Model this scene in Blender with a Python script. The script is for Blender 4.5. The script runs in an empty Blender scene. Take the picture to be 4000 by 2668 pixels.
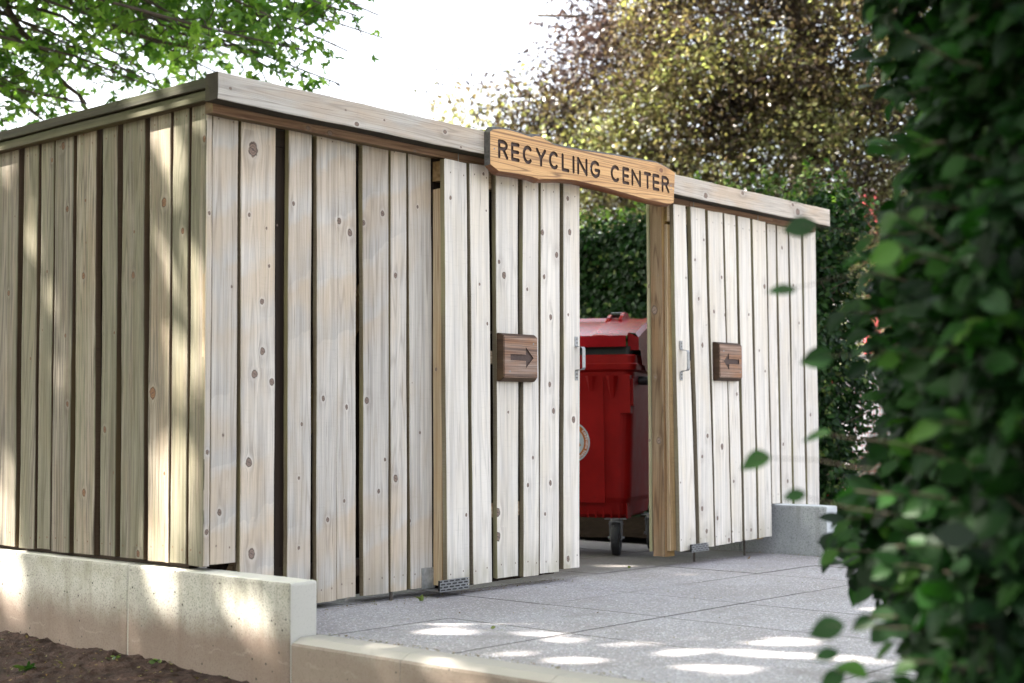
import bpy, bmesh, math, random
import numpy as np
from mathutils import Vector, Matrix
SC = bpy.context.scene
COL = SC.collection
R = math.radians

# ------------------------------------------------------------------ camera
H = 0.74
FPX, PITCH, ROLL, YAW = 5470.2, R(3.1262), R(-0.2635), R(40.8364)
cd = Vector((math.cos(YAW)*math.cos(PITCH), math.sin(YAW)*math.cos(PITCH), math.sin(PITCH)))
cr = Vector((math.sin(YAW), -math.cos(YAW), 0))
cu = cr.cross(cd)
cr2 = cr*math.cos(ROLL) + cu*math.sin(ROLL)
cu2 = -cr*math.sin(ROLL) + cu*math.cos(ROLL)
cam = bpy.data.cameras.new('camera')
camo = bpy.data.objects.new('camera', cam); COL.objects.link(camo)
camo.matrix_world = Matrix(((cr2.x, cu2.x, -cd.x, 0), (cr2.y, cu2.y, -cd.y, 0), (cr2.z, cu2.z, -cd.z, H), (0, 0, 0, 1)))
cam.sensor_width = 36; cam.lens = FPX/4000*36
cam.clip_start = 0.05; cam.clip_end = 2000
cam.dof.use_dof = True; cam.dof.focus_distance = 6.1; cam.dof.aperture_fstop = 2.5
SC.camera = camo

# ------------------------------------------------------------------ light
SUN = Vector((-1.0, 1.10, 1.60)).normalized()
W = bpy.data.worlds.new('World'); SC.world = W; W.use_nodes = True
wn = W.node_tree; bg = wn.nodes['Background']
sky = wn.nodes.new('ShaderNodeTexSky'); sky.sky_type = 'NISHITA'; sky.sun_disc = False
sky.sun_elevation = math.asin(SUN.z); sky.sun_rotation = math.atan2(SUN.x, SUN.y)
sky.dust_density = 7.0; sky.air_density = 1.0; sky.ozone_density = 1.0
hz = wn.nodes.new('ShaderNodeHueSaturation'); hz.inputs['Saturation'].default_value = 0.42      # thin white haze over the blue
wn.links.new(sky.outputs[0], hz.inputs['Color']); wn.links.new(hz.outputs[0], bg.inputs[0]); bg.inputs[1].default_value = 0.12
sl = bpy.data.lights.new('sun', 'SUN'); sl.energy = 5.0; sl.angle = R(0.5); sl.color = (1.0, 0.94, 0.84)
so = bpy.data.objects.new('sun', sl); COL.objects.link(so); so.rotation_euler = SUN.to_track_quat('Z', 'Y').to_euler(); so.location = (-8, 4, 12)
SC.view_settings.view_transform = 'Standard'; SC.view_settings.look = 'None'
SC.view_settings.exposure = 3.12; SC.view_settings.gamma = 1.0
SC.render.engine = 'CYCLES'
SC.cycles.use_denoising = True
SC.cycles.max_bounces = 8; SC.cycles.diffuse_bounces = 4; SC.cycles.glossy_bounces = 3; SC.cycles.transmission_bounces = 6
SC.cycles.sample_clamp_indirect = 8

# ------------------------------------------------------------------ photo point -> place
def ray(u, v): return cd + cr2*((u-2000)/FPX) - cu2*((v-1334)/FPX)
def onY(u, v, y): w = ray(u, v); t = y/w.y; return Vector((w.x*t, y, H+w.z*t))
def onX(u, v, x): w = ray(u, v); t = x/w.x; return Vector((x, w.y*t, H+w.z*t))
GS = -0.0115                      # the paving falls slightly to the right
def gz(x): return GS*(x-3.23)
def onG(u, v):
    w = ray(u, v); t = (-H-GS*3.23)/(w.z-GS*w.x) if True else 0
    return Vector((w.x*t, w.y*t, H+w.z*t))

# ------------------------------------------------------------------ objects
def thing(name, label, cat, loc=(0, 0, 0), group=None):
    o = bpy.data.objects.new(name, None); COL.objects.link(o); o.location = loc
    o.empty_display_size = 0.1
    o['label'] = label; o['category'] = cat
    if group: o['group'] = group
    return o
def tag(o, label, cat, group=None):
    o['label'] = label; o['category'] = cat
    if group: o['group'] = group
    return o

class MB:
    """collects faces, with the grain (gc), knot (kn) and board (bd) data each corner carries"""
    def __init__(s): s.v = []; s.f = []; s.m = []; s.gc = []; s.kn = []; s.bd = []
    def add(s, vs, fs, mat=0, gc=None, kn=None, bd=(0.5, 0.5, 0.5)):
        b = len(s.v); s.v += [tuple(p) for p in vs]
        for k, f in enumerate(fs):
            s.f.append(tuple(b+i for i in f)); s.m.append(mat)
            for j, i in enumerate(f):
                s.gc.append(gc[k][j] if gc else tuple(vs[i])); s.kn.append(kn[k][j] if kn else (30, 30, .01)); s.bd.append(bd)
    def box(s, x0, x1, y0, y1, z0, z1, c=0.0, mat=0, bd=(0.5, 0.5, 0.5)):
        x0, x1 = min(x0, x1), max(x0, x1); y0, y1 = min(y0, y1), max(y0, y1); z0, z1 = min(z0, z1), max(z0, z1)
        if c <= 0:
            vs = [(x, y, z) for x in (x0, x1) for y in (y0, y1) for z in (z0, z1)]
            s.add(vs, [(0, 1, 3, 2), (4, 6, 7, 5), (0, 4, 5, 1), (2, 3, 7, 6), (0, 2, 6, 4), (1, 5, 7, 3)], mat, bd=bd); return
        bm = bmesh.new(); bmesh.ops.create_cube(bm, size=1)
        for v in bm.verts: v.co = ((x0+x1)/2+v.co.x*(x1-x0), (y0+y1)/2+v.co.y*(y1-y0), (z0+z1)/2+v.co.z*(z1-z0))
        bmesh.ops.bevel(bm, geom=bm.edges[:], offset=c, segments=2, affect='EDGES', profile=.6)
        s.bm(bm, mat, bd)
    def bm(s, bm, mat=0, bd=(0.5, 0.5, 0.5), M=None):
        bm.verts.ensure_lookup_table(); bm.verts.index_update()
        s.add([(M @ v.co) if M else v.co[:] for v in bm.verts], [tuple(v.index for v in f.verts) for f in bm.faces], mat, bd=bd); bm.free()
    def tube(s, pts, rad, n=8, mat=0, cap=True, flat=None):
        pts = [Vector(p) for p in pts]; rr = rad if isinstance(rad, (list, tuple)) else [rad]*len(pts)
        vs = []; fs = []; ref = None
        for i, p in enumerate(pts):
            d = (pts[min(i+1, len(pts)-1)]-pts[max(i-1, 0)]).normalized()
            if ref is None: ref = Vector((0, 0, 1)) if abs(d.z) < .9 else Vector((1, 0, 0))
            a = d.cross(ref).normalized(); b = a.cross(d).normalized(); ref = b
            for k in range(n):
                t = 2*math.pi*k/n
                ca, cb = math.cos(t)*rr[i], math.sin(t)*rr[i]
                if flat: ca, cb = ca*flat[0], cb*flat[1]
                vs.append(p+a*ca+b*cb)
        for i in range(len(pts)-1):
            for k in range(n):
                fs.append((i*n+k, i*n+(k+1) % n, (i+1)*n+(k+1) % n, (i+1)*n+k))
        if cap: fs.append(tuple(range(n))[::-1]); fs.append(tuple((len(pts)-1)*n+k for k in range(n)))
        s.add(vs, fs, mat)
    def prism(s, poly, y0, y1, mat=0, axis='y', bev=0.0):
        """polygon in (a,b) pushed from y0 to y1 along axis"""
        def P(a, b, d): return {'y': (a, d, b), 'x': (d, a, b), 'z': (a, b, d)}[axis]
        bm = bmesh.new(); vs = [bm.verts.new(P(a, b, y0)) for a, b in poly]; f = bm.faces.new(vs)
        r = bmesh.ops.extrude_face_region(bm, geom=[f])
        for v in [g for g in r['geom'] if isinstance(g, bmesh.types.BMVert)]:
            v.co[{'x': 0, 'y': 1, 'z': 2}[axis]] = y1
        bmesh.ops.recalc_face_normals(bm, faces=bm.faces[:])
        if bev: bmesh.ops.bevel(bm, geom=bm.edges[:], offset=bev, segments=2, affect='EDGES')
        s.bm(bm, mat)
    def build(s, name, mats, parent=None, smooth=False):
        me = bpy.data.meshes.new(name); me.from_pydata(s.v, [], s.f)
        if not isinstance(mats, (list, tuple)): mats = [mats]
        for m in mats: me.materials.append(m)
        me.polygons.foreach_set('material_index', s.m)
        for nm, d in (('gc', s.gc), ('kn', s.kn), ('bd', s.bd)):
            a = me.attributes.new(nm, 'FLOAT_VECTOR', 'CORNER'); a.data.foreach_set('vector', np.array(d, dtype=np.float32).ravel())
        bm = bmesh.new(); bm.from_mesh(me); bmesh.ops.recalc_face_normals(bm, faces=bm.faces[:]); bm.to_mesh(me); bm.free()
        if smooth: me.polygons.foreach_set('use_smooth', [True]*len(me.polygons))
        o = bpy.data.objects.new(name, me); COL.objects.link(o)
        if parent:
            o.parent = parent; o.matrix_parent_inverse = Matrix.Translation(parent.location).inverted()
        return o

# ------------------------------------------------------------------ materials
class NT:
    def __init__(s, name):
        s.m = bpy.data.materials.new(name); s.m.use_nodes = True; s.t = s.m.node_tree; s.p = s.t.nodes['Principled BSDF']
    def n(s, ty, **kw):
        nd = s.t.nodes.new(ty)
        for k, v in kw.items():
            setattr(nd, k, v)
        return nd
    def put(s, sock, v):
        if isinstance(v, bpy.types.NodeSocket): s.t.links.new(v, sock)
        elif v is not None:
            if hasattr(sock, 'default_value'):
                try: sock.default_value = v
                except Exception: sock.default_value = (*v, 1) if len(v) == 3 else v
    def math(s, op, a, b=None, c=None, clamp=False):
        nd = s.n('ShaderNodeMath', operation=op, use_clamp=clamp); s.put(nd.inputs[0], a)
        if b is not None: s.put(nd.inputs[1], b)
        if c is not None: s.put(nd.inputs[2], c)
        return nd.outputs[0]
    def attr(s, name): return s.n('ShaderNodeAttribute', attribute_name=name).outputs['Vector']
    def sep(s, v): nd = s.n('ShaderNodeSeparateXYZ'); s.put(nd.inputs[0], v); return nd.outputs
    def comb(s, x, y, z):
        nd = s.n('ShaderNodeCombineXYZ'); [s.put(nd.inputs[i], q) for i, q in enumerate((x, y, z))]; return nd.outputs[0]
    def noise(s, vec, scale=1., detail=3., rough=.55, dist=0.):
        nd = s.n('ShaderNodeTexNoise'); s.put(nd.inputs['Vector'], vec); nd.inputs['Scale'].default_value = scale
        nd.inputs['Detail'].default_value = detail; nd.inputs['Roughness'].default_value = rough; nd.inputs['Distortion'].default_value = dist
        return nd.outputs['Fac']
    def voro(s, vec, scale=1., feature='F1', out='Distance', rnd=1.):
        nd = s.n('ShaderNodeTexVoronoi', feature=feature); s.put(nd.inputs['Vector'], vec); nd.inputs['Scale'].default_value = scale
        nd.inputs['Randomness'].default_value = rnd
        return nd.outputs[out]
    def ramp(s, f, a, b, lo=0., hi=1.):
        nd = s.n('ShaderNodeMapRange', interpolation_type='SMOOTHSTEP'); s.put(nd.inputs['Value'], f)
        for k, v in (('From Min', a), ('From Max', b), ('To Min', lo), ('To Max', hi)): s.put(nd.inputs[k], v)
        return nd.outputs['Result']
    def mix(s, f, a, b, mode='MIX'):
        nd = s.n('ShaderNodeMix', data_type='RGBA', blend_type=mode); s.put(nd.inputs[0], f)
        s.put(nd.inputs[6], (*a, 1) if isinstance(a, tuple) and len(a) == 3 else a); s.put(nd.inputs[7], (*b, 1) if isinstance(b, tuple) and len(b) == 3 else b)
        return nd.outputs[2]
    def bump(s, h, strength=.3, dist=.002):
        nd = s.n('ShaderNodeBump'); nd.inputs['Strength'].default_value = strength; nd.inputs['Distance'].default_value = dist
        s.put(nd.inputs['Height'], h); s.t.links.new(nd.outputs[0], s.p.inputs['Normal'])
    def pos(s): return s.n('ShaderNodeNewGeometry').outputs['Position']
    def out(s, col=None, rough=None, metal=None, spec=None):
        s.put(s.p.inputs['Base Color'], (*col, 1) if isinstance(col, tuple) and len(col) == 3 else col); s.put(s.p.inputs['Roughness'], rough); s.put(s.p.inputs['Metallic'], metal)
        s.put(s.p.inputs['Specular IOR Level'], spec)
        return s.m

def wood(name, pale, mid, tan, dark, knot=(.135, .108, .092), side=(.13, .11, .075), lines=.30, patch=.5, moss=0., mosscol=(.09, .095, .03), rough=.8, spec=.25, band=0., gloss=None, sat=1., streak=.35, grm=0., tv=.26):
    s = NT(name)
    u, v, fl = s.sep(s.attr('gc')); kx, ky, kr = s.sep(s.attr('kn')); b1, b2, b3 = s.sep(s.attr('bd'))
    d2 = s.math('ADD', s.math('MULTIPLY', kx, kx), s.math('MULTIPLY', s.math('MULTIPLY', ky, ky), .62))
    d = s.math('SQRT', d2)
    fall = s.math('DIVIDE', s.math('EXPONENT', s.math('MULTIPLY', d, -.5)), s.math('ADD', d2, .55))
    warp = s.math('MULTIPLY', s.math('MULTIPLY', kx, kr), s.math('MULTIPLY', fall, 3.0))
    seed = s.math('MULTIPLY', b3, 37.0)
    wob = s.math('MULTIPLY', s.math('SUBTRACT', s.noise(s.comb(s.math('MULTIPLY', u, 5.), s.math('MULTIPLY', v, .8), seed), 1, 2), .5), .018)
    uw = s.math('ADD', s.math('SUBTRACT', u, warp), wob)
    lo = s.noise(s.comb(s.math('MULTIPLY', uw, 11.), s.math('MULTIPLY', v, .28), seed), 1, 1, .5)
    ph = s.math('FRACT', s.math('MULTIPLY', lo, s.math('ADD', 12., s.math('MULTIPLY', b2, 12.))))
    tri = s.math('ABSOLUTE', s.math('SUBTRACT', ph, .5))
    line = s.ramp(tri, .30, .5)                                    # late-wood lines
    fine = s.noise(s.comb(s.math('MULTIPLY', uw, 260.), s.math('MULTIPLY', v, 5.), seed), 1, 3, .6)
    med = s.noise(s.comb(s.math('MULTIPLY', uw, 45.), s.math('MULTIPLY', v, 1.3), seed), 1, 3, .6)
    big = s.noise(s.comb(s.math('MULTIPLY', u, 9.), s.math('MULTIPLY', v, 2.6), s.math('ADD', seed, 5.)), 1, 3, .6)
    saw = s.noise(s.comb(s.math('MULTIPLY', u, 14.), s.math('MULTIPLY', v, 260.), seed), 1, 2, .5)
    col = s.mix(s.ramp(med, .34, .68), pale, mid)
    pf = s.math('ADD', s.ramp(big, .42, .68, 0., patch), s.math('MULTIPLY', s.math('SUBTRACT', b1, .5), patch*.7), clamp=True)
    col = s.mix(pf, col, tan)
    if band > .01:                                                   # slanting weather marks
        P = s.sep(s.pos()); q = s.math('ADD', s.math('MULTIPLY', P[2], 4.2), s.math('MULTIPLY', P[0], -1.9))
        q = s.math('ADD', q, s.math('ADD', s.math('MULTIPLY', s.noise(s.pos(), 6., 3, .6), .7), s.math('MULTIPLY', seed, .013)))
        saw2 = s.math('FRACT', q)
        bm_ = s.math('MULTIPLY', s.math('MULTIPLY', s.ramp(saw2, .0, .55), s.ramp(saw2, 1., .82)), s.ramp(s.noise(s.pos(), 1.3, 2), .44, .58))
        col = s.mix(s.math('MULTIPLY', bm_, band), col, (tan[0]*1.02, tan[1]*.93, tan[2]*.80))
        gm = s.math('MULTIPLY', s.ramp(s.math('SUBTRACT', 1., saw2), .35, .95), s.ramp(s.noise(s.pos(), 1.7, 2), .50, .62))
        col = s.mix(s.math('MULTIPLY', gm, band*.55), col, (mid[0]*.66, mid[1]*.67, mid[2]*.70))
    col = s.mix(s.math('MULTIPLY', line, lines), col, dark)
    st = s.ramp(fine, .46, .74, 0, streak)
    col = s.mix(st, col, dark)
    # little checks and stains running down the grain
    chk = s.noise(s.comb(s.math('MULTIPLY', uw, 120.), s.math('MULTIPLY', v, 2.6), s.math('ADD', seed, 9.)), 1, 2, .7)
    col = s.mix(s.ramp(chk, .64, .72, 0, .5), col, (dark[0]*.5, dark[1]*.5, dark[2]*.5))
    col = s.mix(s.ramp(saw, .58, .72, 0, .10), col, dark)
    if moss > 0:
        mn = s.noise(s.comb(s.math('MULTIPLY', uw, 22.), s.math('MULTIPLY', v, .9), s.math('ADD', seed, 3.)), 1, 3, .6)
        mf = s.math('MULTIPLY', s.ramp(s.math('ADD', mn, s.math('MULTIPLY', b2, .26)), .50, .74), moss)
        col = s.mix(mf, col, mosscol)
    smoke = s.math('MULTIPLY', s.math('MULTIPLY', s.ramp(d, 5.5, 1.2), s.ramp(kr, .004, .009)), s.ramp(med, .38, .62))
    col = s.mix(s.math('MULTIPLY', smoke, .45), col, (dark[0]*1.15, dark[1]*1.15, dark[2]*1.2))
    grime = s.math('MULTIPLY', s.ramp(v, .22, .02), s.math('MULTIPLY', s.ramp(big, .35, .65), grm))
    col = s.mix(grime, col, (dark[0]*.9, dark[1]*.98, dark[2]*.75))
    # knots
    ring = s.math('FRACT', s.math('MULTIPLY', d, 3.1)); ring = s.math('ABSOLUTE', s.math('SUBTRACT', ring, .5))
    wobk = s.math('ADD', d, s.math('MULTIPLY', s.math('SUBTRACT', s.noise(s.comb(s.math('MULTIPLY', u, 90.), s.math('MULTIPLY', v, 60.), seed), 1, 2), .5), .75))
    halo = s.math('MULTIPLY', s.ramp(wobk, 2.4, 1.2), s.ramp(kr, .004, .007))
    col = s.mix(s.math('MULTIPLY', halo, .25), col, pale)
    kcol = s.mix(s.ramp(ring, .15, .4), knot, (knot[0]*1.9+.03, knot[1]*1.6+.02, knot[2]*1.5+.015))
    kcol = s.mix(s.ramp(wobk, .72, .95, 0, .8), kcol, (knot[0]*.35, knot[1]*.33, knot[2]*.33))
    crack = s.math('MULTIPLY', s.ramp(s.math('ABSOLUTE', s.math('ADD', ky, s.math('MULTIPLY', kx, .5))), .10, .03), s.ramp(d, .8, .6))
    kcol = s.mix(s.math('MULTIPLY', crack, .7), kcol, (.012, .01, .008))
    col = s.mix(s.ramp(wobk, 1.08, .92), col, kcol)
    # per-board tone
    br = s.math('ADD', 1-tv*.54, s.math('MULTIPLY', b1, tv))
    hs = s.n('ShaderNodeHueSaturation'); s.put(hs.inputs['Color'], col); s.put(hs.inputs['Value'], br); hs.inputs['Saturation'].default_value = sat
    col = hs.outputs[0]
    # sawn edges of the boards
    sidec = s.mix(s.ramp(med, .35, .7), side, (side[0]*.55, side[1]*.5, side[2]*.42))
    sidec = s.mix(s.ramp(saw, .48, .62, 0, .35), sidec, (side[0]*.5, side[1]*.45, side[2]*.4))
    sidec = s.mix(s.ramp(s.noise(s.comb(s.math('MULTIPLY', u, 6.), s.math('MULTIPLY', v, 1.5), seed), 1, 2), .45, .65, 0, .7), sidec, (side[0]*1.2, side[1]*1.28, side[2]*.9))
    col = s.mix(s.ramp(fl, .4, .6), col, sidec)
    s.bump(s.math('ADD', s.math('MULTIPLY', fine, .8), s.math('ADD', s.math('MULTIPLY', line, -.35), s.math('MULTIPLY', saw, .3))), .45, .0016)
    m = s.out(col, gloss if gloss else rough, 0., spec)
    return m

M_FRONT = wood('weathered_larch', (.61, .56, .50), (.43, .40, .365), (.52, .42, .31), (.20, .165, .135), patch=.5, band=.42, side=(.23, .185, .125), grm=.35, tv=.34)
M_DOOR = wood('weathered_door_boards', (.70, .65, .585), (.54, .505, .465), (.61, .53, .42), (.26, .22, .18), patch=.42, lines=.22, side=(.24, .205, .15), streak=.2, grm=.55, tv=.34)
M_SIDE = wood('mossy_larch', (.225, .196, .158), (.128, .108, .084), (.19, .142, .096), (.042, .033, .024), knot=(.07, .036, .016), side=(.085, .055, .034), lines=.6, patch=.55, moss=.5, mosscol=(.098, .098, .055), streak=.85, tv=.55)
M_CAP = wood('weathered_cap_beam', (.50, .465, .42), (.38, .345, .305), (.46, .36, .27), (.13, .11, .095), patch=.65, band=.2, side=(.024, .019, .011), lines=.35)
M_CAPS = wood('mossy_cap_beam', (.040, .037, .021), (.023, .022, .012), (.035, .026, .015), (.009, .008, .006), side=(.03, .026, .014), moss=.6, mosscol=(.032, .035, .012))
M_RAIL = wood('sheltered_rail', (.28, .19, .13), (.19, .115, .075), (.25, .15, .09), (.09, .045, .03), patch=.6, lines=.55, side=(.12, .08, .045))
M_POST = wood('brown_post', (.235, .17, .11), (.15, .10, .058), (.24, .135, .07), (.055, .028, .015), patch=.6, lines=.6, side=(.2, .12, .055))
M_INNER = wood('shaded_inner_board', (.032, .020, .012), (.020, .012, .007), (.030, .016, .009), (.007, .004, .003), side=(.018, .011, .007))  # shade of the gaps put into the colour of inner boards, posts and rails
M_STUD = wood('fresh_stud', (.46, .37, .26), (.34, .255, .165), (.42, .28, .155), (.17, .09, .045), patch=.6, lines=.6, side=(.30, .20, .10))
M_SIGN = wood('oiled_sign_wood', (.62, .37, .155), (.47, .245, .088), (.56, .30, .11), (.13, .055, .022), knot=(.14, .06, .025), side=(.18, .07, .025), lines=.75, patch=.4, spec=.4, rough=.55, streak=.45)
M_ARROW = wood('worn_sign_wood', (.34, .245, .19), (.20, .11, .07), (.30, .13, .05), (.05, .026, .018), side=(.06, .030, .016), lines=.7, patch=.85, spec=.35, rough=.6, streak=.6)
def flat(name, col, rough=.6, metal=0., spec=.5, var=.12, scale=20., bump=0.):
    s = NT(name); f = s.noise(s.pos(), scale, 4, .6)
    c = s.mix(s.ramp(f, .3, .7), tuple(x*(1-var) for x in col), tuple(min(1, x*(1+var)) for x in col))
    if bump: s.bump(f, bump, .003)
    return s.out(c, rough, metal, spec)
M_CARVE = flat('carved_stain', (.062, .036, .028), .75, bump=.3, scale=120)
M_SIGNEDGE = flat('dark_bark_edge', (.075, .066, .062), .8, bump=.6, scale=60, var=.35)
M_STEEL = flat('galvanised_steel', (.27, .275, .28), .42, .8, var=.12, scale=60)
M_STEEL2 = flat('dull_zinc_plate', (.30, .30, .29), .55, .6, var=.25, scale=30)
M_RUST = flat('dark_rod', (.07, .055, .045), .6, .3)
M_BLACK = flat('black_rubber', (.018, .018, .019), .65, bump=.2, scale=80)
M_DARKPL = flat('black_plastic', (.012, .012, .013), .4)

def m_bin():
    s = NT('red_plastic'); p = s.pos()
    f = s.noise(p, 3.5, 4, .6); g = s.noise(p, 180, 2, .5); sc = s.noise(p, 14, 4, .7)
    c = s.mix(s.ramp(f, .35, .7), (.19, .002, .0015), (.27, .004, .003))
    c = s.mix(s.ramp(sc, .60, .75, 0, .35), c, (.10, .006, .005))
    s.bump(g, .12, .001)
    return s.out(c, s.ramp(f, .3, .7, .45, .6), 0., .2)
M_BIN = m_bin()
def m_lid():
    s = NT('faded_red_lid'); p = s.pos(); f = s.noise(p, 4, 4, .6)
    c = s.mix(s.ramp(f, .35, .7), (.22, .003, .006), (.30, .007, .012)); s.bump(s.noise(p, 150, 2, .5), .1, .001)
    return s.out(c, .27, 0., .42)
M_LID = m_lid()

def m_pave():
    s = NT('exposed_aggregate'); p = s.pos()
    q = s.noise(p, 55, 3, .6)
    vn = s.n('ShaderNodeTexVoronoi'); s.put(vn.inputs['Vector'], p); vn.inputs['Scale'].default_value = 120
    vd, vc = vn.outputs['Distance'], vn.outputs['Color']; r1 = s.sep(vc)
    v2 = s.n('ShaderNodeTexVoronoi'); s.put(v2.inputs['Vector'], p); v2.inputs['Scale'].default_value = 210
    r2 = s.sep(v2.outputs['Color'])
    c = s.mix(s.ramp(q, .3, .7), (.285, .272, .288), (.375, .36, .374))
    big = s.noise(p, 1.7, 4, .6); c = s.mix(s.ramp(big, .35, .7, 0, .5), c, (.215, .19, .18))
    c = s.mix(s.ramp(r2[0], .55, .8, 0, .55), c, (.10, .09, .095))
    c = s.mix(s.ramp(r2[1], .75, .9, 0, .6), c, (.26, .235, .225))
    fl = s.math('MULTIPLY', s.ramp(r1[0], .80, .86), s.ramp(vd, .55, .35))
    c = s.mix(s.math('MULTIPLY', fl, .85), c, (.62, .61, .64))
    c = s.mix(s.math('MULTIPLY', s.ramp(r1[1], .80, .9), s.ramp(vd, .5, .3)), c, (.36, .30, .27))
    dirt_shade = s.noise(p, 3.2, 5, .65); c = s.mix(s.ramp(dirt_shade, .54, .72, 0, .45), c, (.15, .13, .12))
    c = s.mix(s.math('MULTIPLY', s.ramp(s.math('ADD', s.sep(p)[1], s.math('MULTIPLY', dirt_shade, .35)), 4.25, 4.55), .75), c, (.085, .075, .065))      # interior shade painted into the floor colour past the door line; c = s.mix(s.ramp(s.noise(p, .9, 3, .6), .5, .68, 0, .35), c, (.36, .34, .34))
    s.bump(s.math('ADD', vd, q), .35, .002)
    return s.out(c, .75, 0., .35)
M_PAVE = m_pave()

def m_conc(name, base, lite, splash=True, clean=1.45, stain=(.115, .075, .055), ztop=0.18):
    s = NT(name); p = s.pos(); P = s.sep(p)
    gr = s.noise(p, 150, 3, .75); big = s.noise(p, 2.6, 4, .6)
    ver = s.noise(s.comb(s.math('MULTIPLY', P[0], 14), s.math('MULTIPLY', P[1], 14), s.math('MULTIPLY', P[2], 1.6)), 1, 4, .6)
    c = s.mix(s.ramp(big, .35, .65), base, lite)
    c = s.mix(s.ramp(gr, .50, .66, 0, .8), c, tuple(x*.38 for x in base))
    c = s.mix(s.ramp(gr, .42, .25, 0, .4), c, tuple(min(.75, x*1.5) for x in lite))
    c = s.mix(s.ramp(ver, .50, .72, 0, .5), c, (base[0]*.58, base[1]*.56, base[2]*.50))
    if splash:
        z = s.math('ADD', P[2], s.math('MULTIPLY', s.math('SUBTRACT', s.noise(p, 5.0, 5, .7), .5), .16))
        f = s.ramp(z, .09, -.06); c = s.mix(s.math('MULTIPLY', f, .82), c, stain)
        ln = s.math('MULTIPLY', s.ramp(s.math('ABSOLUTE', s.math('ADD', z, .085)), .006, .002), s.ramp(s.noise(p, 9, 2), .45, .6))
        c = s.mix(s.math('MULTIPLY', ln, .16), c, (.30, .26, .22))
        mo = s.math('MULTIPLY', s.ramp(s.noise(p, 5, 4, .65), .50, .68), s.ramp(P[2], .02, .17)); c = s.mix(s.math('MULTIPLY', mo, .3), c, (.17, .165, .10))
    vo = s.n('ShaderNodeTexVoronoi'); s.put(vo.inputs['Vector'], p); vo.inputs['Scale'].default_value = 26
    c = s.mix(s.math('MULTIPLY', s.ramp(vo.outputs['Distance'], .13, .09), s.ramp(s.sep(vo.outputs['Color'])[0], .72, .78)), c, (.03, .027, .022))
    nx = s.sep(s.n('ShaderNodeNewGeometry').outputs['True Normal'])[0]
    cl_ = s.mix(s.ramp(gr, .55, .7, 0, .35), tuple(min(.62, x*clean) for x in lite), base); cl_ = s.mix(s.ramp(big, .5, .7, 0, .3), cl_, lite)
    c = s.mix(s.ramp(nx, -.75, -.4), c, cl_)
    s.bump(s.math('ADD', gr, s.math('MULTIPLY', big, 2)), .35, .002)
    return s.out(c, .85, 0., .25)
M_CONC = m_conc('cast_concrete', (.24, .228, .195), (.345, .33, .29))
M_CONCR = m_conc('grey_cast_concrete', (.27, .28, .29), (.36, .37, .37), splash=False)
M_KERB = m_conc('kerb_concrete', (.25, .23, .205), (.33, .305, .27), clean=.95, stain=(.135, .098, .072))

def m_soil():
    s = NT('damp_soil'); p = s.pos()
    f = s.noise(p, 22, 6, .7); g = s.noise(p, 3, 3, .6); h = s.noise(p, 90, 4, .7)
    c = s.mix(s.ramp(f, .3, .7), (.020, .011, .008), (.068, .038, .027)); c = s.mix(s.ramp(g, .4, .7, 0, .6), c, (.085, .052, .04))
    c = s.mix(s.ramp(h, .66, .74, 0, .8), c, (.17, .125, .10))
    s.bump(s.math('ADD', f, h), .9, .02)
    return s.out(c, .95, 0., .2)
M_SOIL = m_soil()
M_PATH = flat('pale_path', (.20, .19, .20), .85, var=.15, scale=9)
M_GROUND = flat('field_ground', (.09, .085, .05), .95, var=.3, scale=1.2)
M_BARK = flat('tree_bark', (.055, .042, .032), .9, var=.35, scale=14, bump=.8)
M_TWIG = flat('hedge_twig', (.06, .045, .03), .9, var=.3, scale=40)
M_REDPAINT = flat('red_painted_metal', (.36, .015, .012), .5)
M_WHITEWALL = flat('pale_render', (.38, .33, .28), .9, var=.08, scale=6)
M_GREYPANEL = flat('grey_panel', (.13, .125, .115), .7, var=.1)
M_YELLOW = flat('yellow_paint', (.60, .38, .02), .5)
M_PINK = flat('red_awning', (.60, .09, .10), .7)
M_ORANGE = flat('warm_cedar', (.52, .30, .15), .7, var=.2)
M_BUILD = flat('white_building_wall', (.30, .30, .31), .9, var=.05, scale=2)
M_GLASS = flat('window_glass', (.05, .06, .07), .12)

def leafmat(name, cols, trans, tcol, rough=.45, spec=.4, lo=.75, hi=1.25):
    """leaf colour runs through cols by the leaf's own number"""
    s = NT(name); a = s.n('ShaderNodeAttribute', attribute_name='lc'); r = s.sep(a.outputs['Vector'])
    cr_ = s.n('ShaderNodeValToRGB'); el = cr_.color_ramp.elements
    while len(el) < len(cols): el.new(.5)
    for i, c in enumerate(cols): el[i].position = i/(len(cols)-1); el[i].color = (*c, 1)
    s.put(cr_.inputs[0], r[0])
    bv = s.math('ADD', lo, s.math('MULTIPLY', r[1], hi-lo)); hs = s.n('ShaderNodeHueSaturation'); s.put(hs.inputs['Color'], cr_.outputs[0]); s.put(hs.inputs['Value'], bv)
    s.put(s.p.inputs['Base Color'], hs.outputs[0]); s.p.inputs['Roughness'].default_value = rough; s.p.inputs['Specular IOR Level'].default_value = spec
    tr = s.n('ShaderNodeBsdfTranslucent'); tm = s.mix(1., hs.outputs[0], (*tcol, 1), 'MULTIPLY'); s.put(tr.inputs[0], tm)
    mx = s.n('ShaderNodeMixShader'); mx.inputs[0].default_value = trans
    s.t.links.new(s.p.outputs[0], mx.inputs[1]); s.t.links.new(tr.outputs[0], mx.inputs[2])
    s.t.links.new(mx.outputs[0], s.t.nodes['Material Output'].inputs[0])
    return s.m
L_HEDGE = leafmat('hornbeam_leaf', [(.006, .018, .005), (.010, .030, .007), (.018, .046, .010), (.13, .165, .05)], .22, (1.6, 2.2, .8), .5, .16)
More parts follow.
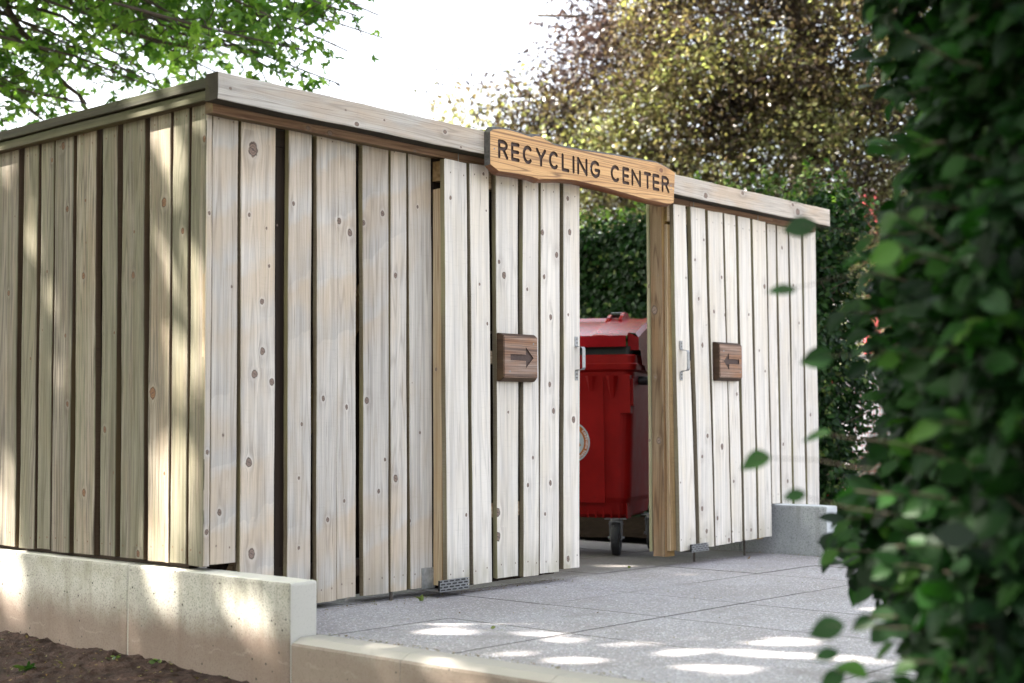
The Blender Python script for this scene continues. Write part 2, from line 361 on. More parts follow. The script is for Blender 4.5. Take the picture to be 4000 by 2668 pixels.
L_NEAR = leafmat('near_beech_leaf', [(.003, .011, .003), (.006, .021, .005), (.013, .044, .008), (.06, .13, .022)], .26, (1.5, 2.4, .7), .48, .15)
L_MAPLE = leafmat('maple_leaf', [(.026, .068, .016), (.058, .12, .026), (.16, .25, .06)], .58, (2.3, 2.6, 1.0), .42)
L_BEECH = leafmat('copper_beech_leaf', [(.022, .012, .017), (.048, .029, .025), (.092, .069, .040), (.122, .122, .052), (.32, .33, .19)], .48, (1.7, 1.95, 1.1), .28, .4, lo=.22, hi=1.75)
L_LITTER = leafmat('fallen_leaf_skin', [(.10, .15, .03), (.20, .12, .05)], .3, (1.5, 1.5, .8))

# ------------------------------------------------------------------ boards
KN = {}     # plane key -> knots (s along the wall, z, radius)
def kn_front(y, key, lst): KN.setdefault(key, []).extend([(p.x, p.z, r) for (u, v, rr) in lst for p in [onY(u, v, y)] for r in [rr*p.dot(cd)/FPX*.95]])
def kn_side(x, key, lst): KN.setdefault(key, []).extend([(p.y, p.z, r) for (u, v, rr) in lst for p in [onX(u, v, x)] for r in [rr*p.dot(cd)/FPX*1.0]])
YF, YD, XS = 4.202, 4.118, 3.14
kn_front(YF, 'front', [(989, 584, 24), (975, 839, 7), (1042, 891, 5), (1052, 1039, 6), (1024, 1178, 10), (1025, 1372, 12), (1147, 795, 7), (1325, 863, 11), (1367, 909, 12), (1495, 834, 10), (1421, 870, 9),
  (1545, 1076, 9), (1631, 808, 6), (857, 2002, 11), (1026, 1371, 12), (994, 1461, 14), (1061, 1492, 12), (973, 1806, 16), (984, 2163, 17), (1262, 1557, 9), (1355, 1590, 8), (1280, 2030, 8), (1168, 1867, 6), (1345, 1957, 6), (1432, 1564, 11), (1504, 1795, 6), (1545, 1869, 12), (1600, 2035, 7), (1640, 1690, 5), (1168, 2140, 6), (905, 1120, 5), (870, 1700, 5)])
kn_front(YD, 'doorL', [(1759, 772, 7), (1873, 1110, 5), (1951, 1022, 7), (1970, 1075, 12), (1946, 2001, 14), (1947, 2097, 15), (1820, 2011, 6), (2081, 1788, 6), (2148, 1502, 9), (2163, 1605, 9), (2151, 1887, 9), (2130, 2007, 6),
  (2240, 1639, 11), (2219, 2183, 10), (2120, 908, 9), (2175, 996, 10), (2126, 1081, 8), (2151, 1239, 9), (2218, 776, 8), (2226, 906, 10), (2060, 1130, 6), (1985, 1610, 5), (1890, 680, 6)])
kn_front(YD, 'doorR', [(2744, 1348, 8), (2763, 1703, 8), (2743, 1987, 8), (2761, 2075, 8), (2821, 1745, 10), (2804, 2024, 7), (2849, 2110, 8), (2879, 1539, 6), (2866, 1880, 6), (2749, 937, 5), (2730, 1167, 6), (2820, 1083, 6), (2790, 1217, 6), (2833, 1230, 6), (2986, 1119, 8), (2926, 1228, 5), (2935, 2070, 6), (2715, 1015, 5), (2680, 1085, 4), (2990, 1450, 5)])
kn_front(4.17, 'frontR', [(3055, 968, 6), (3120, 1262, 5), (3165, 1620, 6), (3060, 1735, 6), (3077, 1880, 7), (3160, 1400, 4)])
kn_side(XS, 'side', [(248, 570, 12), (264, 817, 10), (327, 524, 5), (640, 791, 15), (715, 901, 10), (799, 543, 10), (328, 1077, 10), (522, 1075, 11), (597, 1535, 19), (410, 1678, 10), (329, 1924, 12), (540, 2163, 11), (264, 1579, 9), (182, 1060, 5), (35, 1145, 9), (525, 905, 5), (335, 783, 5), (255, 1310, 6), (120, 1400, 5), (445, 1300, 5)])

class Rnd(random.Random): pass
def board(M, fr, sb, st, t0, t1, thk, knots, rng, along='z', bd=None, wav=.0005, nails=True, ends=(0, 0), nk=2, seg=.045, mat=0):
    """fr(s,t,d) -> place. sb/st = (left,right) of the board at t0 and t1; d goes into the wall"""
    L = t1-t0; n = max(2, int(round(L/seg)))
    bd = bd or (rng.random(), rng.random(), rng.random())
    ks = [k for k in knots if min(sb[0], st[0])-.02 < k[0] < max(sb[1], st[1])+.02 and t0 < k[1] < t1]
    cen = (sb[0]+sb[1]+st[0]+st[1])/4; w = (sb[1]-sb[0]+st[1]-st[0])/2
    for _ in range(rng.randint(0, nk)):
        t = rng.uniform(t0+.05, t1-.05)
        if all(abs(t-k[1]) > .09 for k in ks): ks.append((cen+rng.uniform(-.42, .42)*w, t, rng.choice((.002, .003, .004, .006, .008))))
    if nails:
        for t in (t0+.055+rng.uniform(-.01, .01), t1-.06+rng.uniform(-.01, .01)):
            for q in (-.28, .28): ks.append((cen+(q+rng.uniform(-.05, .05))*w, t+rng.uniform(-.006, .006), .0030))
    if not ks: ks = [(99, 99, .01)]
    c = .0028; ph = [rng.uniform(0, 6.28) for _ in range(6)]; dj = rng.uniform(-.0015, .0015)
    uo = rng.uniform(0, 5)
    cols = []; rows = []
    for i in range(n+1):
        t = t0+L*i/n; f = i/n
        l = sb[0]*(1-f)+st[0]*f + wav*(math.sin(t*9+ph[0])+.6*math.sin(t*31+ph[1])); r = sb[1]*(1-f)+st[1]*f + wav*(math.sin(t*8+ph[2])+.6*math.sin(t*27+ph[3]))
        e = .0012*math.sin(t*5+ph[4])+dj
        rows.append((t, [(l+c, e), (l+(r-l)*.34, e), (l+(r-l)*.67, e), (r-c, e), (r, e+c), (r, e+thk), (l, e+thk), (l, e+c)]))
    vs = []; 
    for k, (t, cs) in enumerate(rows):
        for j, (s_, d_) in enumerate(cs):
            tt = t
            if k == 0: tt = t+(rng.uniform(-.0015, .0015)+ends[0]*(s_-cen))
            if k == n: tt = t+(rng.uniform(-.0015, .0015)+ends[1]*(s_-cen))
            vs.append(fr(s_, tt, d_))
    fs = []; gc = []; kk = []
    for i in range(n):
        t = (rows[i][0]+rows[i+1][0])/2
        for j in range(8):
            j2 = (j+1) % 8
            fs.append((i*8+j, i*8+j2, (i+1)*8+j2, (i+1)*8+j))
            side = j in (4, 5, 6)
            sc_ = (rows[i][1][j][0]+rows[i][1][j2][0])/2
            g = []; kq = []
            kb = min(ks, key=lambda q: ((q[0]-sc_)**2+(q[1]-t)**2)**.5-q[2]*2)
            for (a, b) in ((i, j), (i, j2), (i+1, j2), (i+1, j)):
                s_, d_ = rows[a][1][b]; tt = rows[a][0]
                g.append(((s_-cen if not side else d_+.3)+uo, tt, 1. if side else 0.))
                kq.append(((s_-kb[0])/kb[2], (tt-kb[1])/kb[2], kb[2]) if not side else (30, 30, .01))
            gc.append(g); kk.append(kq)
    for base, rev in ((0, True), (n*8, False)):
        f = tuple(base+j for j in range(8)); fs.append(f[::-1] if rev else f)
        rr = rows[0 if rev else n]; order = range(7, -1, -1) if rev else range(8)
        gc.append([(rr[1][j][0]-cen+uo, rr[0]+rr[1][j][1]*20, 1.) for j in order]); kk.append([(30, 30, .01)]*8)
    M.add(vs, fs, mat, gc, kk, bd)

def wallX(y): return lambda s, t, d: (s, y+d, t)          # wall along X, seen from -Y
def wallY(x): return lambda s, t, d: (x+d, s, t)          # wall along Y, seen from -X
def beamX(y, z0): return lambda s, t, d: (t, y+d, s)      # timber lying along X, face to -Y
def beamY(x): return lambda s, t, d: (x+d, t, s)          # timber lying along Y, face to -X
rng = Rnd(7)

# ================================================================== SETTING
# ground, soil, paving, path
def sheet(name, x0, x1, y0, y1, nx, ny, zf, mat):
    xs = np.linspace(x0, x1, nx); ys = np.linspace(y0, y1, ny)
    vs = [(x, y, zf(x, y)) for y in ys for x in xs]
    fs = [(j*nx+i, j*nx+i+1, (j+1)*nx+i+1, (j+1)*nx+i) for j in range(ny-1) for i in range(nx-1)]
    me = bpy.data.meshes.new(name); me.from_pydata(vs, [], fs); me.materials.append(mat); me.polygons.foreach_set('use_smooth', [True]*len(fs))
    o = bpy.data.objects.new(name, me); COL.objects.link(o); o['kind'] = 'structure'; return o
sheet('ground', -400, 600, -400, 600, 2, 2, lambda x, y: -.30, M_GROUND)
rs = np.random.RandomState(3); _ph = rs.rand(40, 3)*6.28; _fr = rs.normal(0, 1, (40, 2))
OCT = [(c_, a_, rs.rand(97, 97)) for c_, a_ in ((.55, .035), (.2, .022), (.08, .02), (.035, .016), (.018, .009))]
def soilz(x, y):
    z = -.155-.010*math.sin(y*2.2)-(.028*max(0, 4.6-y))*.8-.02*min(3.1-x, 1.5)
    for cell, amp, g in OCT:
        u_, v_ = x/cell+50, y/cell+50; i, j = int(u_), int(v_); a, b = u_-i, v_-j; a = a*a*(3-2*a); b = b*b*(3-2*b)
        q = g[i % 97, j % 97]*(1-a)*(1-b)+g[(i+1) % 97, j % 97]*a*(1-b)+g[i % 97, (j+1) % 97]*(1-a)*b+g[(i+1) % 97, (j+1) % 97]*a*b
        z += amp*(q-.5)*(1. if cell > .1 else 2*max(0, q-.3))
    return z
sheet('soil', 1.9, 3.118, 3.0, 6.6, 150, 430, soilz, M_SOIL)
sheet('soil_bed', -6, 3.118, -4, 12, 90, 160, lambda x, y: -.215-.01*math.sin(x*3)*math.cos(y*2.3)-(.05 if (2.0 < x and 3.1 < y < 6.5) else 0), M_SOIL)
sheet('planting_bed', 7.129, 10.05, 4.86, 13.6, 60, 160, lambda x, y: gz(x)+.03+.012*math.sin(x*9+y*3)*math.sin(y*7), flat('shade_dark_mulch', (.014, .010, .007), 1., spec=.0, var=.5, scale=30, bump=.8))  # deep shade behind the bin put into this sheet's dark colour
sheet('path', 7.24, 40, -6, 30, 12, 12, lambda x, y: gz(x)-.02 if x < 12 else gz(12)-.02, M_PATH)
# paving slabs over a dark bed
M = MB()
xj = [3.243, 3.285, 3.845, 4.41, 4.975, 5.513, 6.06, 6.62, 7.125]
yj = [3.64-.575*k for k in range(0, 9)][::-1]+[3.64+.575*k for k in range(1, 8)]
xj = [3.243, 3.845, 4.41, 4.975, 5.513, 6.06, 6.62, 7.128]
r2 = Rnd(5)
for i in range(len(xj)-1):
    for j in range(len(yj)-1):
        a, b, c_, d_ = xj[i]+.0016, xj[i+1]-.0016, yj[j]+.0016, yj[j+1]-.0016
        dz = r2.uniform(-.0012, .0012); q = .0020
        vs = [(x, y, gz(x)+dz+z) for (x, y, z) in ((a, c_, -.05), (b, c_, -.05), (b, d_, -.05), (a, d_, -.05), (a, c_, -q), (b, c_, -q), (b, d_, -q), (a, d_, -q),
              (a+q, c_+q, 0), (b-q, c_+q, 0), (b-q, d_-q, 0), (a+q, d_-q, 0))]
        M.add(vs, [(0, 1, 5, 4), (1, 2, 6, 5), (2, 3, 7, 6), (3, 0, 4, 7), (4, 5, 9, 8), (5, 6, 10, 9), (6, 7, 11, 10), (7, 4, 8, 11)], 1)
        M.add([vs[k] for k in (8, 9, 10, 11)], [(0, 1, 2, 3)])
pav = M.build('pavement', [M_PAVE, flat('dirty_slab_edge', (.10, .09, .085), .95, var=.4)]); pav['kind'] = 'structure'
M = MB(); M.add([(x, y, gz(x)-.03) for x, y in ((3.15, -1.5), (7.13, -1.5), (7.13, 8.2), (3.15, 8.2))], [(0, 1, 2, 3)])
o = M.build('paving_bed', flat('joint_dirt', (.045, .038, .032), .95)); o['kind'] = 'structure'

# low walls and kerbs
def low_wall(name, label, x0, x1, y0, y1, ztop, mat, joints, zb=-.35):
    M = MB(); ys = [y0]+joints+[y1]
    for a, b in zip(ys[:-1], ys[1:]): M.box(x0, x1, a+.0005, b-.0005, zb, ztop, c=.011)
    for a in joints: M.box(x0+.0075, x1-.0075, a-.009, a+.009, zb, ztop-.0075, mat=1)
    return tag(M.build(name, [mat, flat('joint_mortar', (.014, .012, .010), .95)]), label, 'low wall')
ZFL = .187
low_wall('foundation_wall', 'pale mossy concrete footing under the left side of the wooden shelter', 3.115, 3.235, 3.685, 7.9, ZFL, M_CONC, [4.637, 5.75, 6.85])
low_wall('foundation_wall', 'grey concrete footing block sticking out beyond the right sliding door', 7.135, 7.262, 3.835, 4.75, .235, M_CONCR, [4.4])
M = MB(); yk = 3.683; k = 0
while yk > -1.5:
    L_ = .60 if k else .52; a, b = yk-L_, yk-.002
    prof = [(3.116, -.35), (3.116, -.022), (3.122, -.014), (3.152, .000), (3.158, .002), (3.238, .002), (3.238, -.35)]
    vs = [(x, y, z) for y in (a, b) for x, z in prof]; n = len(prof)
    M.add(vs, [(i, (i+1) % n, n+(i+1) % n, n+i) for i in range(n)]+[tuple(range(n)), tuple(range(n, 2*n))[::-1]])
    yk -= L_; k += 1
o = M.build('kerb', M_KERB); o['kind'] = 'structure'
M = MB(); yk = 3.83
while yk > -1.5:
    M.box(7.135, 7.235, yk-.60, yk-.003, -.3, gz(7.13)+.045, c=.008); yk -= .60
o = M.build('kerb', M_CONCR); o['kind'] = 'structure'

# ================================================================== THE SHELTER
SH = thing('recycling_shelter', 'roofless enclosure of upright weathered larch boards with two sliding doors', 'shelter', (3.14, 4.2, 0))
def edge(u, v, y): return onY(u, v, y).x
# left fixed front
M = MB()
FL = [  # (uL,uR at v=520..700) (uL,uR at v=2150) z-bottom
  (831.4, 931, 520, 821, 921.2, .210), (943.7, 1078.2, 530, 940, 1072, .03), (1130, 1219.3, 550, 1123.6, 1214.7, .03),
  (1238.5, 1392, 700, 1237.3, 1390.7, .020), (1418, 1519, 700, 1420.7, 1519, .022), (1527, 1588, 700, 1527.5, 1590.7, .024), (1596, 1685, 700, 1603.4, 1689.5, .025)]
for i, (a, b, v1, c_, d_, zb) in enumerate(FL):
    X = [edge(a, v1, YF), edge(b, v1, YF), edge(c_, 2150, YF), edge(d_, 2150, YF)]
    zt, zb2 = onY((a+b)/2, v1, YF).z, onY((c_+d_)/2, 2150, YF).z
    def at(z, p, q): return q+(p-q)*(z-zb2)/(zt-zb2)
    sb = (at(zb, X[0], X[2]), at(zb, X[1], X[3])); st = (at(1.93, X[0], X[2]), at(1.93, X[1], X[3]))
    if i == 3:      # this wide plank has split lengthways
        m_, m2 = sb[0]+(sb[1]-sb[0])*.50, st[0]+(st[1]-st[0])*.53
        sp = 1.0; bdq = (.45, .4, .61)
        xm = sb[0]+(sb[1]-sb[0])*.5
        board(M, wallX(YF), (sb[0], m_-.0012), (st[0], m2+.0004), zb, 1.93, .026, KN['front'], rng, bd=bdq)
        board(M, wallX(YF), (m_+.0012, sb[1]), (m2+.0004, st[1]), zb+.004, 1.93, .026, KN['front'], rng, bd=bdq)
    else:
        board(M, wallX(YF), sb, st, zb, 1.93, .026, KN['front'], rng)
M.build('front_cladding', M_FRONT, SH)
# right fixed front
M = MB(); YR = 4.17
FR = [(2945, 2990, 2960, 3008, .232), (2998, 3029.7, 3017, 3048, .240), (3037, 3077.5, 3056, 3095, .10), (3084, 3128.5, 3103, 3147, .10), (3137.6, 3184.7, 3155, 3200, .10)]
for (a, b, c_, d_, zb) in FR:
    sb = (edge(c_, 1900, YR), edge(d_, 1900, YR)); st = (edge(a, 900, YR), edge(b, 900, YR))
    board(M, wallX(YR), sb, st, zb, 1.88, .026, KN['frontR'], rng, bd=(rng.uniform(.5, .9), rng.random(), rng.random()))
M.build('front_cladding', M_DOOR, SH)
# left side
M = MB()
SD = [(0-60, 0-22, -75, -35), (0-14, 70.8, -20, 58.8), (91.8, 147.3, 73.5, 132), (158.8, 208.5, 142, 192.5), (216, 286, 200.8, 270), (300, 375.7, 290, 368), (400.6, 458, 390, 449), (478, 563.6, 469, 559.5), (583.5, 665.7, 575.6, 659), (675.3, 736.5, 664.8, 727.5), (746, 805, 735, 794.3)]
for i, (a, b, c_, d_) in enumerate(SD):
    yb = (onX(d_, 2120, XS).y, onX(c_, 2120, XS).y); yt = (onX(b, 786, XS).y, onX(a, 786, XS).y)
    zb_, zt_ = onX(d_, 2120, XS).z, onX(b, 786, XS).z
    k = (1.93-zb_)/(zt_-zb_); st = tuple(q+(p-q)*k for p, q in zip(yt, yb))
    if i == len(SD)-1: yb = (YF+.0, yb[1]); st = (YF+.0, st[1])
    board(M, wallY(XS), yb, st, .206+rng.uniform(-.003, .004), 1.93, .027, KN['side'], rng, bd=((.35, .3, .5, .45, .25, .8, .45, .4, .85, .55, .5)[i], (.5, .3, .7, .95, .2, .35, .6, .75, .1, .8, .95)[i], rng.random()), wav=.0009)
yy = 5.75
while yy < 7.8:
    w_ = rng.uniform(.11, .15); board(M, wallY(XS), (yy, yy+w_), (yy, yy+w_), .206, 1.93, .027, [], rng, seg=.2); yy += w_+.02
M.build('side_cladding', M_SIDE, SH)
# weathered edge strip of the corner board (facing the front)
M = MB(); board(M, wallX(YF-.003), (XS+.0005, XS+.026), (XS+.001, XS+.027), .206, 1.90, .02, [(XS+.013, .62, .007), (XS+.014, 1.50, .006), (XS+.013, .33, .009)], rng, nails=False, nk=0, bd=(.6, .3, .2))
M.build('corner_trim', M_FRONT, SH)
# cap beams
M = MB()
kc = [(p.z, p.x, r) for (u, v, rr) in ((1393, 485, 8), (1738, 515, 7), (2757, 764, 9), (2902, 754, 7), (3117, 828, 11), (3097, 800, 6), (900, 345, 5), (1500, 470, 4), (1800, 575, 4), (1350, 430, 3)) for p in [onY(u, v, 4.045)] for r in [rr*p.dot(cd)/FPX*1.15]]
board(M, beamX(4.045, 0), (1.888, 1.990), (1.888, 1.990), 3.072, 5.30, .075, kc, rng, bd=(.45, .5, .33), nails=False, wav=.001)
board(M, beamX(4.045, 0), (1.888, 1.990), (1.888, 1.990), 5.303, 7.625, .075, kc, rng, bd=(.95, .6, .71), nails=False, wav=.001)
M.build('cap_beam', M_CAP, SH)
M = MB()
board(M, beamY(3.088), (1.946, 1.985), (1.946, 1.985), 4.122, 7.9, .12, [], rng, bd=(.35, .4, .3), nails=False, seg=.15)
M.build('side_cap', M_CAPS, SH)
M = MB()
board(M, beamY(3.101), (1.905, 1.943), (1.905, 1.943), 4.122, 7.9, .038, [], rng, bd=(.8, .6, .6), nails=False, seg=.1)
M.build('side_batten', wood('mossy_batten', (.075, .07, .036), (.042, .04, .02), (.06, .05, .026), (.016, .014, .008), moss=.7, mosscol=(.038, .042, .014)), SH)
M = MB()
kr_ = [(p.z, p.x, r) for (u, v, rr) in ((950, 470, 7), (1205, 500, 9), (1290, 520, 10), (1622, 592, 6)) for p in [onY(u, v, 4.14)] for r in [rr*p.dot(cd)/FPX]]
for (a, b) in ((3.122, 5.2), (5.205, 6.25), (6.255, 7.12), (7.123, 7.62)):
    board(M, beamX(4.142, 0), (1.862, 1.955), (1.862, 1.955), a, b, .045, kr_, rng, nails=False, wav=.001)
M.build('head_rail', M_RAIL, SH)
# the frame is boarded inside too, each inner board behind a gap of the outer ones
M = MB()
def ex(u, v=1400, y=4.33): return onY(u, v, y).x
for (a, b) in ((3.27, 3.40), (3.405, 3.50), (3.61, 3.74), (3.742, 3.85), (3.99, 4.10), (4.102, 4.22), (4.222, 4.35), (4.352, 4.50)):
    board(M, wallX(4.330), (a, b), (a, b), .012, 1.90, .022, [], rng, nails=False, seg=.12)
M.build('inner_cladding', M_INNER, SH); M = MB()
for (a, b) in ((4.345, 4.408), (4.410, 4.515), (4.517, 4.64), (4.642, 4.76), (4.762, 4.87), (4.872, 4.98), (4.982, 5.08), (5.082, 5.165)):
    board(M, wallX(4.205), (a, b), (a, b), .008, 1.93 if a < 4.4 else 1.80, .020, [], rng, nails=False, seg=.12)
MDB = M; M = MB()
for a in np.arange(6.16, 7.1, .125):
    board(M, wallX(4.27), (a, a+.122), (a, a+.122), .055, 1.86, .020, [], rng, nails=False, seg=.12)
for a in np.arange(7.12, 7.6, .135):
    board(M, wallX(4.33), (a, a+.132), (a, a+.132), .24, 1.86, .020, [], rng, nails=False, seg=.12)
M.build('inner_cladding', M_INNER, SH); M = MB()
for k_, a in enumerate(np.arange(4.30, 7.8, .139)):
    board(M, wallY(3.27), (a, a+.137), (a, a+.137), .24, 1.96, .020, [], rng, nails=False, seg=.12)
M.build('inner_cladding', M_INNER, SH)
# posts, brace behind the boards
M = MB()
for (x0, x1, y0, y1) in ((3.175, 3.265, 4.235, 4.325), (3.495, 3.555, 4.235, 4.295), (4.24, 4.33, 4.235, 4.325), (7.13, 7.22, 4.235, 4.325), (3.175, 3.265, 5.6, 5.69), (3.175, 3.265, 7.6, 7.69), (7.13, 7.22, 7.6, 7.69)):
    M = MB(); board(M, wallX(y0), (x0, x1), (x0, x1), .02 if 3.3 < x0 < 7 else .24, 1.93, y1-y0, [], rng, nails=False, mat=0)
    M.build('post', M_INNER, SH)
M = MB()
for z0, z1 in ((.10, .17), (1.80, 1.87)):
    board(M, beamX(4.2305, 0), (z0, z1), (z0, z1), 3.27, 4.33, .045, [], rng, nails=False, mat=0)
for z0, z1 in ((.189, .30), (1.74, 1.81)):
    board(M, beamY(3.17), (z0, z1), (z0, z1), 4.33, 7.9, .045, [], rng, nails=False, mat=0)
M.build('cross_rail', M_INNER, SH)
a, b = Vector((3.30, 4.30, .02)), Vector((4.22, 4.30, 1.56)); M = MB(); dd = (b-a).normalized(); nn = Vector((dd.z, 0, -dd.x))*.04
vs = [a-nn, a+nn, b+nn, b-nn]; vs = vs+[p+Vector((0, .045, 0)) for p in vs]
M.add(vs, [(0, 1, 2, 3), (7, 6, 5, 4), (0, 4, 5, 1), (1, 5, 6, 2), (2, 6, 7, 3), (3, 7, 4, 0)], bd=(.8, .5, .4))
M.build('diagonal_brace', M_STUD, SH)
# the post and end board beside the opening (right)
M = MB()
xo = onY(2545, 900, 4.25).x
PX = 6.07
def xAt(u, v, y): return onY(u, v, y).x
YP0, YP1 = 4.160, 4.262
def fx(x): return lambda s, t, d: (x+d, s, t)
xp = onY(2583.7, 900, 4.165).x          # post's left face seen from the opening
yA, yB, yC, yDd = [onX(q, 900, xp).y for q in (2583.7, 2538, 2525, 2617)]
board(M, fx(xp), (yA+.001, yB), (yA+.001, yB), .02, 1.86, .09, [(yA+.05, 1.30, .018), (yA+.03, .62, .014), (yA+.05, .95, .008)], rng, nails=False, bd=(.7, .4, .2))
M.build('post', M_POST, SH)
M = MB(); board(M, fx(xp-.004), (yB+.002, yC), (yB+.002, yC), .045, 1.90, .14, [(yB+.012, .62, .006)], rng, nails=False, bd=(.6, .8, .1))
M.build('inner_board', wood('grey_green_board', (.34, .31, .21), (.25, .22, .14), (.28, .22, .13), (.11, .09, .05), moss=.5, mosscol=(.17, .18, .09), side=(.3, .27, .18)), SH)

# sliding doors
def slats(tr, defs, vT, vB, zt, key, bdf, ztf=None):
    M = MB()
    for k, (a, b, c_, d_, zb) in enumerate(defs):
        pT = onY(a, vT, YD).z; pB = onY(c_, vB, YD).z
        A = [edge(a, vT, YD), edge(b, vT, YD), edge(c_, vB, YD), edge(d_, vB, YD)]
        f = lambda z, p, q: q+(p-q)*(z-pB)/(pT-pB)
        zt_ = zt+rng.uniform(-.006, .003)
        sb = (f(zb, A[0], A[2]), f(zb, A[1], A[3])); st = (f(zt_, A[0], A[2]), f(zt_, A[1], A[3]))
        board(M, wallX(YD), sb, st, zb, zt_, .027, KN[key], rng, bd=(bdf[k], rng.random(), rng.random()), ends=(rng.uniform(-.02, .03), rng.uniform(-.03, .03)))
    return M
DL = [(1736.5, 1823.2, 1746.9, 1833, .030), (1837, 1911, 1849.6, 1922, .038), (1938.7, 2024, 1945, 2026, .036), (2042.6, 2103, 2047, 2106, .034), (2115.7, 2188.4, 2110.8, 2185, .040), (2202.7, 2265, 2203, 2264.5, .036)]
def zdoor(c_, d_, v): return onY((c_+d_)/2, v, YD).z
DL = [(a, b, c_, d_, onY((c_+d_)/2, vv, YD).z) for (a, b, c_, d_, _), vv in zip(DL, (2292, 2279, 2254, 2249, 2236, 2220))]
doorL = thing('sliding_door', None, None, (4.33, 4.12, 0)); 
DR = [(2633.5, 2681.3, 2658, 2720, 2150), (2700.5, 2756, 2734.6, 2790.7, 2136), (2768, 2825, 2798, 2857.7, 2127), (2832, 2874, 2862, 2901.7, 2117), (2885, 2932, 2912, 2959, 2108), (2941.6, 2991.4, 2967, 3016.5, 2098)]
DR = [(a, b, c_, d_, onY((c_+d_)/2, vv, YD).z) for (a, b, c_, d_, vv) in DR]
doorR = thing('sliding_door', None, None, (6.05, 4.12, 0))
for dr in (doorL, doorR):
    for k in ('label', 'category'): del dr[k]
    dr.parent = SH; dr.matrix_parent_inverse = Matrix.Translation(SH.location).inverted()
doorL['label'] = 'left sliding door with an arrow board pointing right'; doorR['label'] = 'right sliding door with an arrow board pointing left'
def pbuild(M, name, mats, par, **k):
    o = M.build(name, mats); o.parent = par; o.matrix_parent_inverse = Matrix.Translation(par.location).inverted(); return o
pbuild(MDB, 'backing_boards', M_INNER, doorL)
bL = slats('x', DL, 703, 2150, 1.857, 'doorL', (.55, .75, .5, .7, .8, .75)); pbuild(bL, 'door_boards', M_DOOR, doorL)
bR = slats('x', DR, 900, 2100, 1.857, 'doorR', (.9, .75, .85, .9, .8, .85)); pbuild(bR, 'door_boards', M_DOOR, doorR)
# door frames (stiles and rails behind the boards)
for (x0, x1, dr, zb) in ((4.331, 5.24, doorL, .03), (6.04, 6.97, doorR, .05)):
    M = MB()
    if dr is doorL: ya, yb = YD+.029, 4.198
    else: ya, yb = YD+.029, YD+.083
    board(M, fx(x0+.003), (ya, yb), (ya, yb), zb, 1.73 if dr is doorL else 1.75, .07, [(ya+.03, .95, .006)], rng, nails=False, bd=(.75, .6, .3))
    board(M, fx(x1-.075), (ya, yb), (ya, yb), zb, 1.75, .07, [], rng, nails=False)
    for z0, z1 in ((.30, .36), (1.765, 1.85), (.98, 1.04)):
        board(M, beamX(ya+.001, 0), (z0, z1), (z0, z1), x0+(.004 if z0 > 1.7 else .075), x1-(.004 if z0 > 1.7 else .08), .045, [], rng, nails=False)
    pbuild(M, 'door_frame', M_STUD, dr)
# galvanised pull handles
def handle(x, z0, z1, dr, dx):
    M = MB(); w, t = .0115, .0028; y = YD-.001
    path = [(x, y-.0015, z1), (x, y-.0015, z1-.043), (x-.004*dx, y-.010, z1-.049), (x, y-.040, z1-.051), (x, y-.046, z1-.060), (x, y-.046, z0+.060), (x, y-.040, z0+.051), (x-.004*dx, y-.010, z0+.049), (x, y-.0015, z0+.043), (x, y-.0015, z0)]
    vs = []
    for i, p in enumerate(path):
        a = Vector(path[max(i-1, 0)]); b = Vector(path[min(i+1, len(path)-1)]); d = (b-a).normalized(); nrm = Vector((0, d.z, -d.y))
        for sx, sn in ((-w, -t/2), (w, -t/2), (w, t/2), (-w, t/2)): vs.append(Vector(p)+Vector((sx, 0, 0))+nrm*sn)
    fs = []
    for i in range(len(path)-1):
        for k in range(4): fs.append((i*4+k, i*4+(k+1) % 4, (i+1)*4+(k+1) % 4, (i+1)*4+k))
    fs += [(3, 2, 1, 0), tuple((len(path)-1)*4+k for k in range(4))]
    M.add(vs, fs)
    for zz in (z1-.012, z1-.030, z0+.012, z0+.030): M.tube([(x+.003*(1 if zz > 1.02 else -1), y-.003, zz), (x+.003, y-.0045, zz)], .003, 8, mat=1)
    pbuild(M, 'pull_handle', [M_STEEL, M_RUST], dr)
handle(5.229, .917, 1.125, doorL, 1); handle(6.114, .932, 1.139, doorR, -1)
# floor guides: perforated plate with folded bracket
def guide(x0, x1, z0, z1, dr, plate):
    M = MB(); y = YD-.026; rows_, cols_ = 4, 5; t = .0018
    W_ = x1-x0; Hh = z1-z0; rh = Hh/rows_
    # strips between the slots
    for r_ in range(rows_+1):
        zc = z0+r_*rh; M.box(x0, x1, y, y+t, max(z0, zc-.0028), min(z1, zc+.0028))
    for r_ in range(rows_):
        off = (r_ % 2)*.5; cw = W_/cols_
        for c_ in range(cols_+1):
            xc = x0+(c_+off)*cw
            if xc > x1+.001: continue
            M.box(max(x0, xc-.0042), min(x1, xc+.0042), y+.0001, y+t-.0001, z0+r_*rh+.0028, z0+(r_+1)*rh-.0028)
    M.box(x0, x0+W_*.9, y+t, 4.20, z0, z0+.002); M.box(x0+.002, x1-.003, y+t+.003, y+t+.012, z0+.003, z1-.001, mat=2)  # second box: dark strip standing in for the shadowed gap behind the slots
    if plate:
        M.box(x0-.002, x0+.075, 4.200-.004, 4.2005-.001, z0+.004, .106, mat=1); M.box(x0+.004, x0+.075, 4.194, 4.196, z0+.006, .098, mat=1)
    pbuild(M, 'floor_guide', [M_STEEL, M_STEEL2, M_DARKPL], dr)
guide(4.268, 4.447, .013, .061, doorL, True); guide(6.16, 6.32, .036, .078, doorR, False)
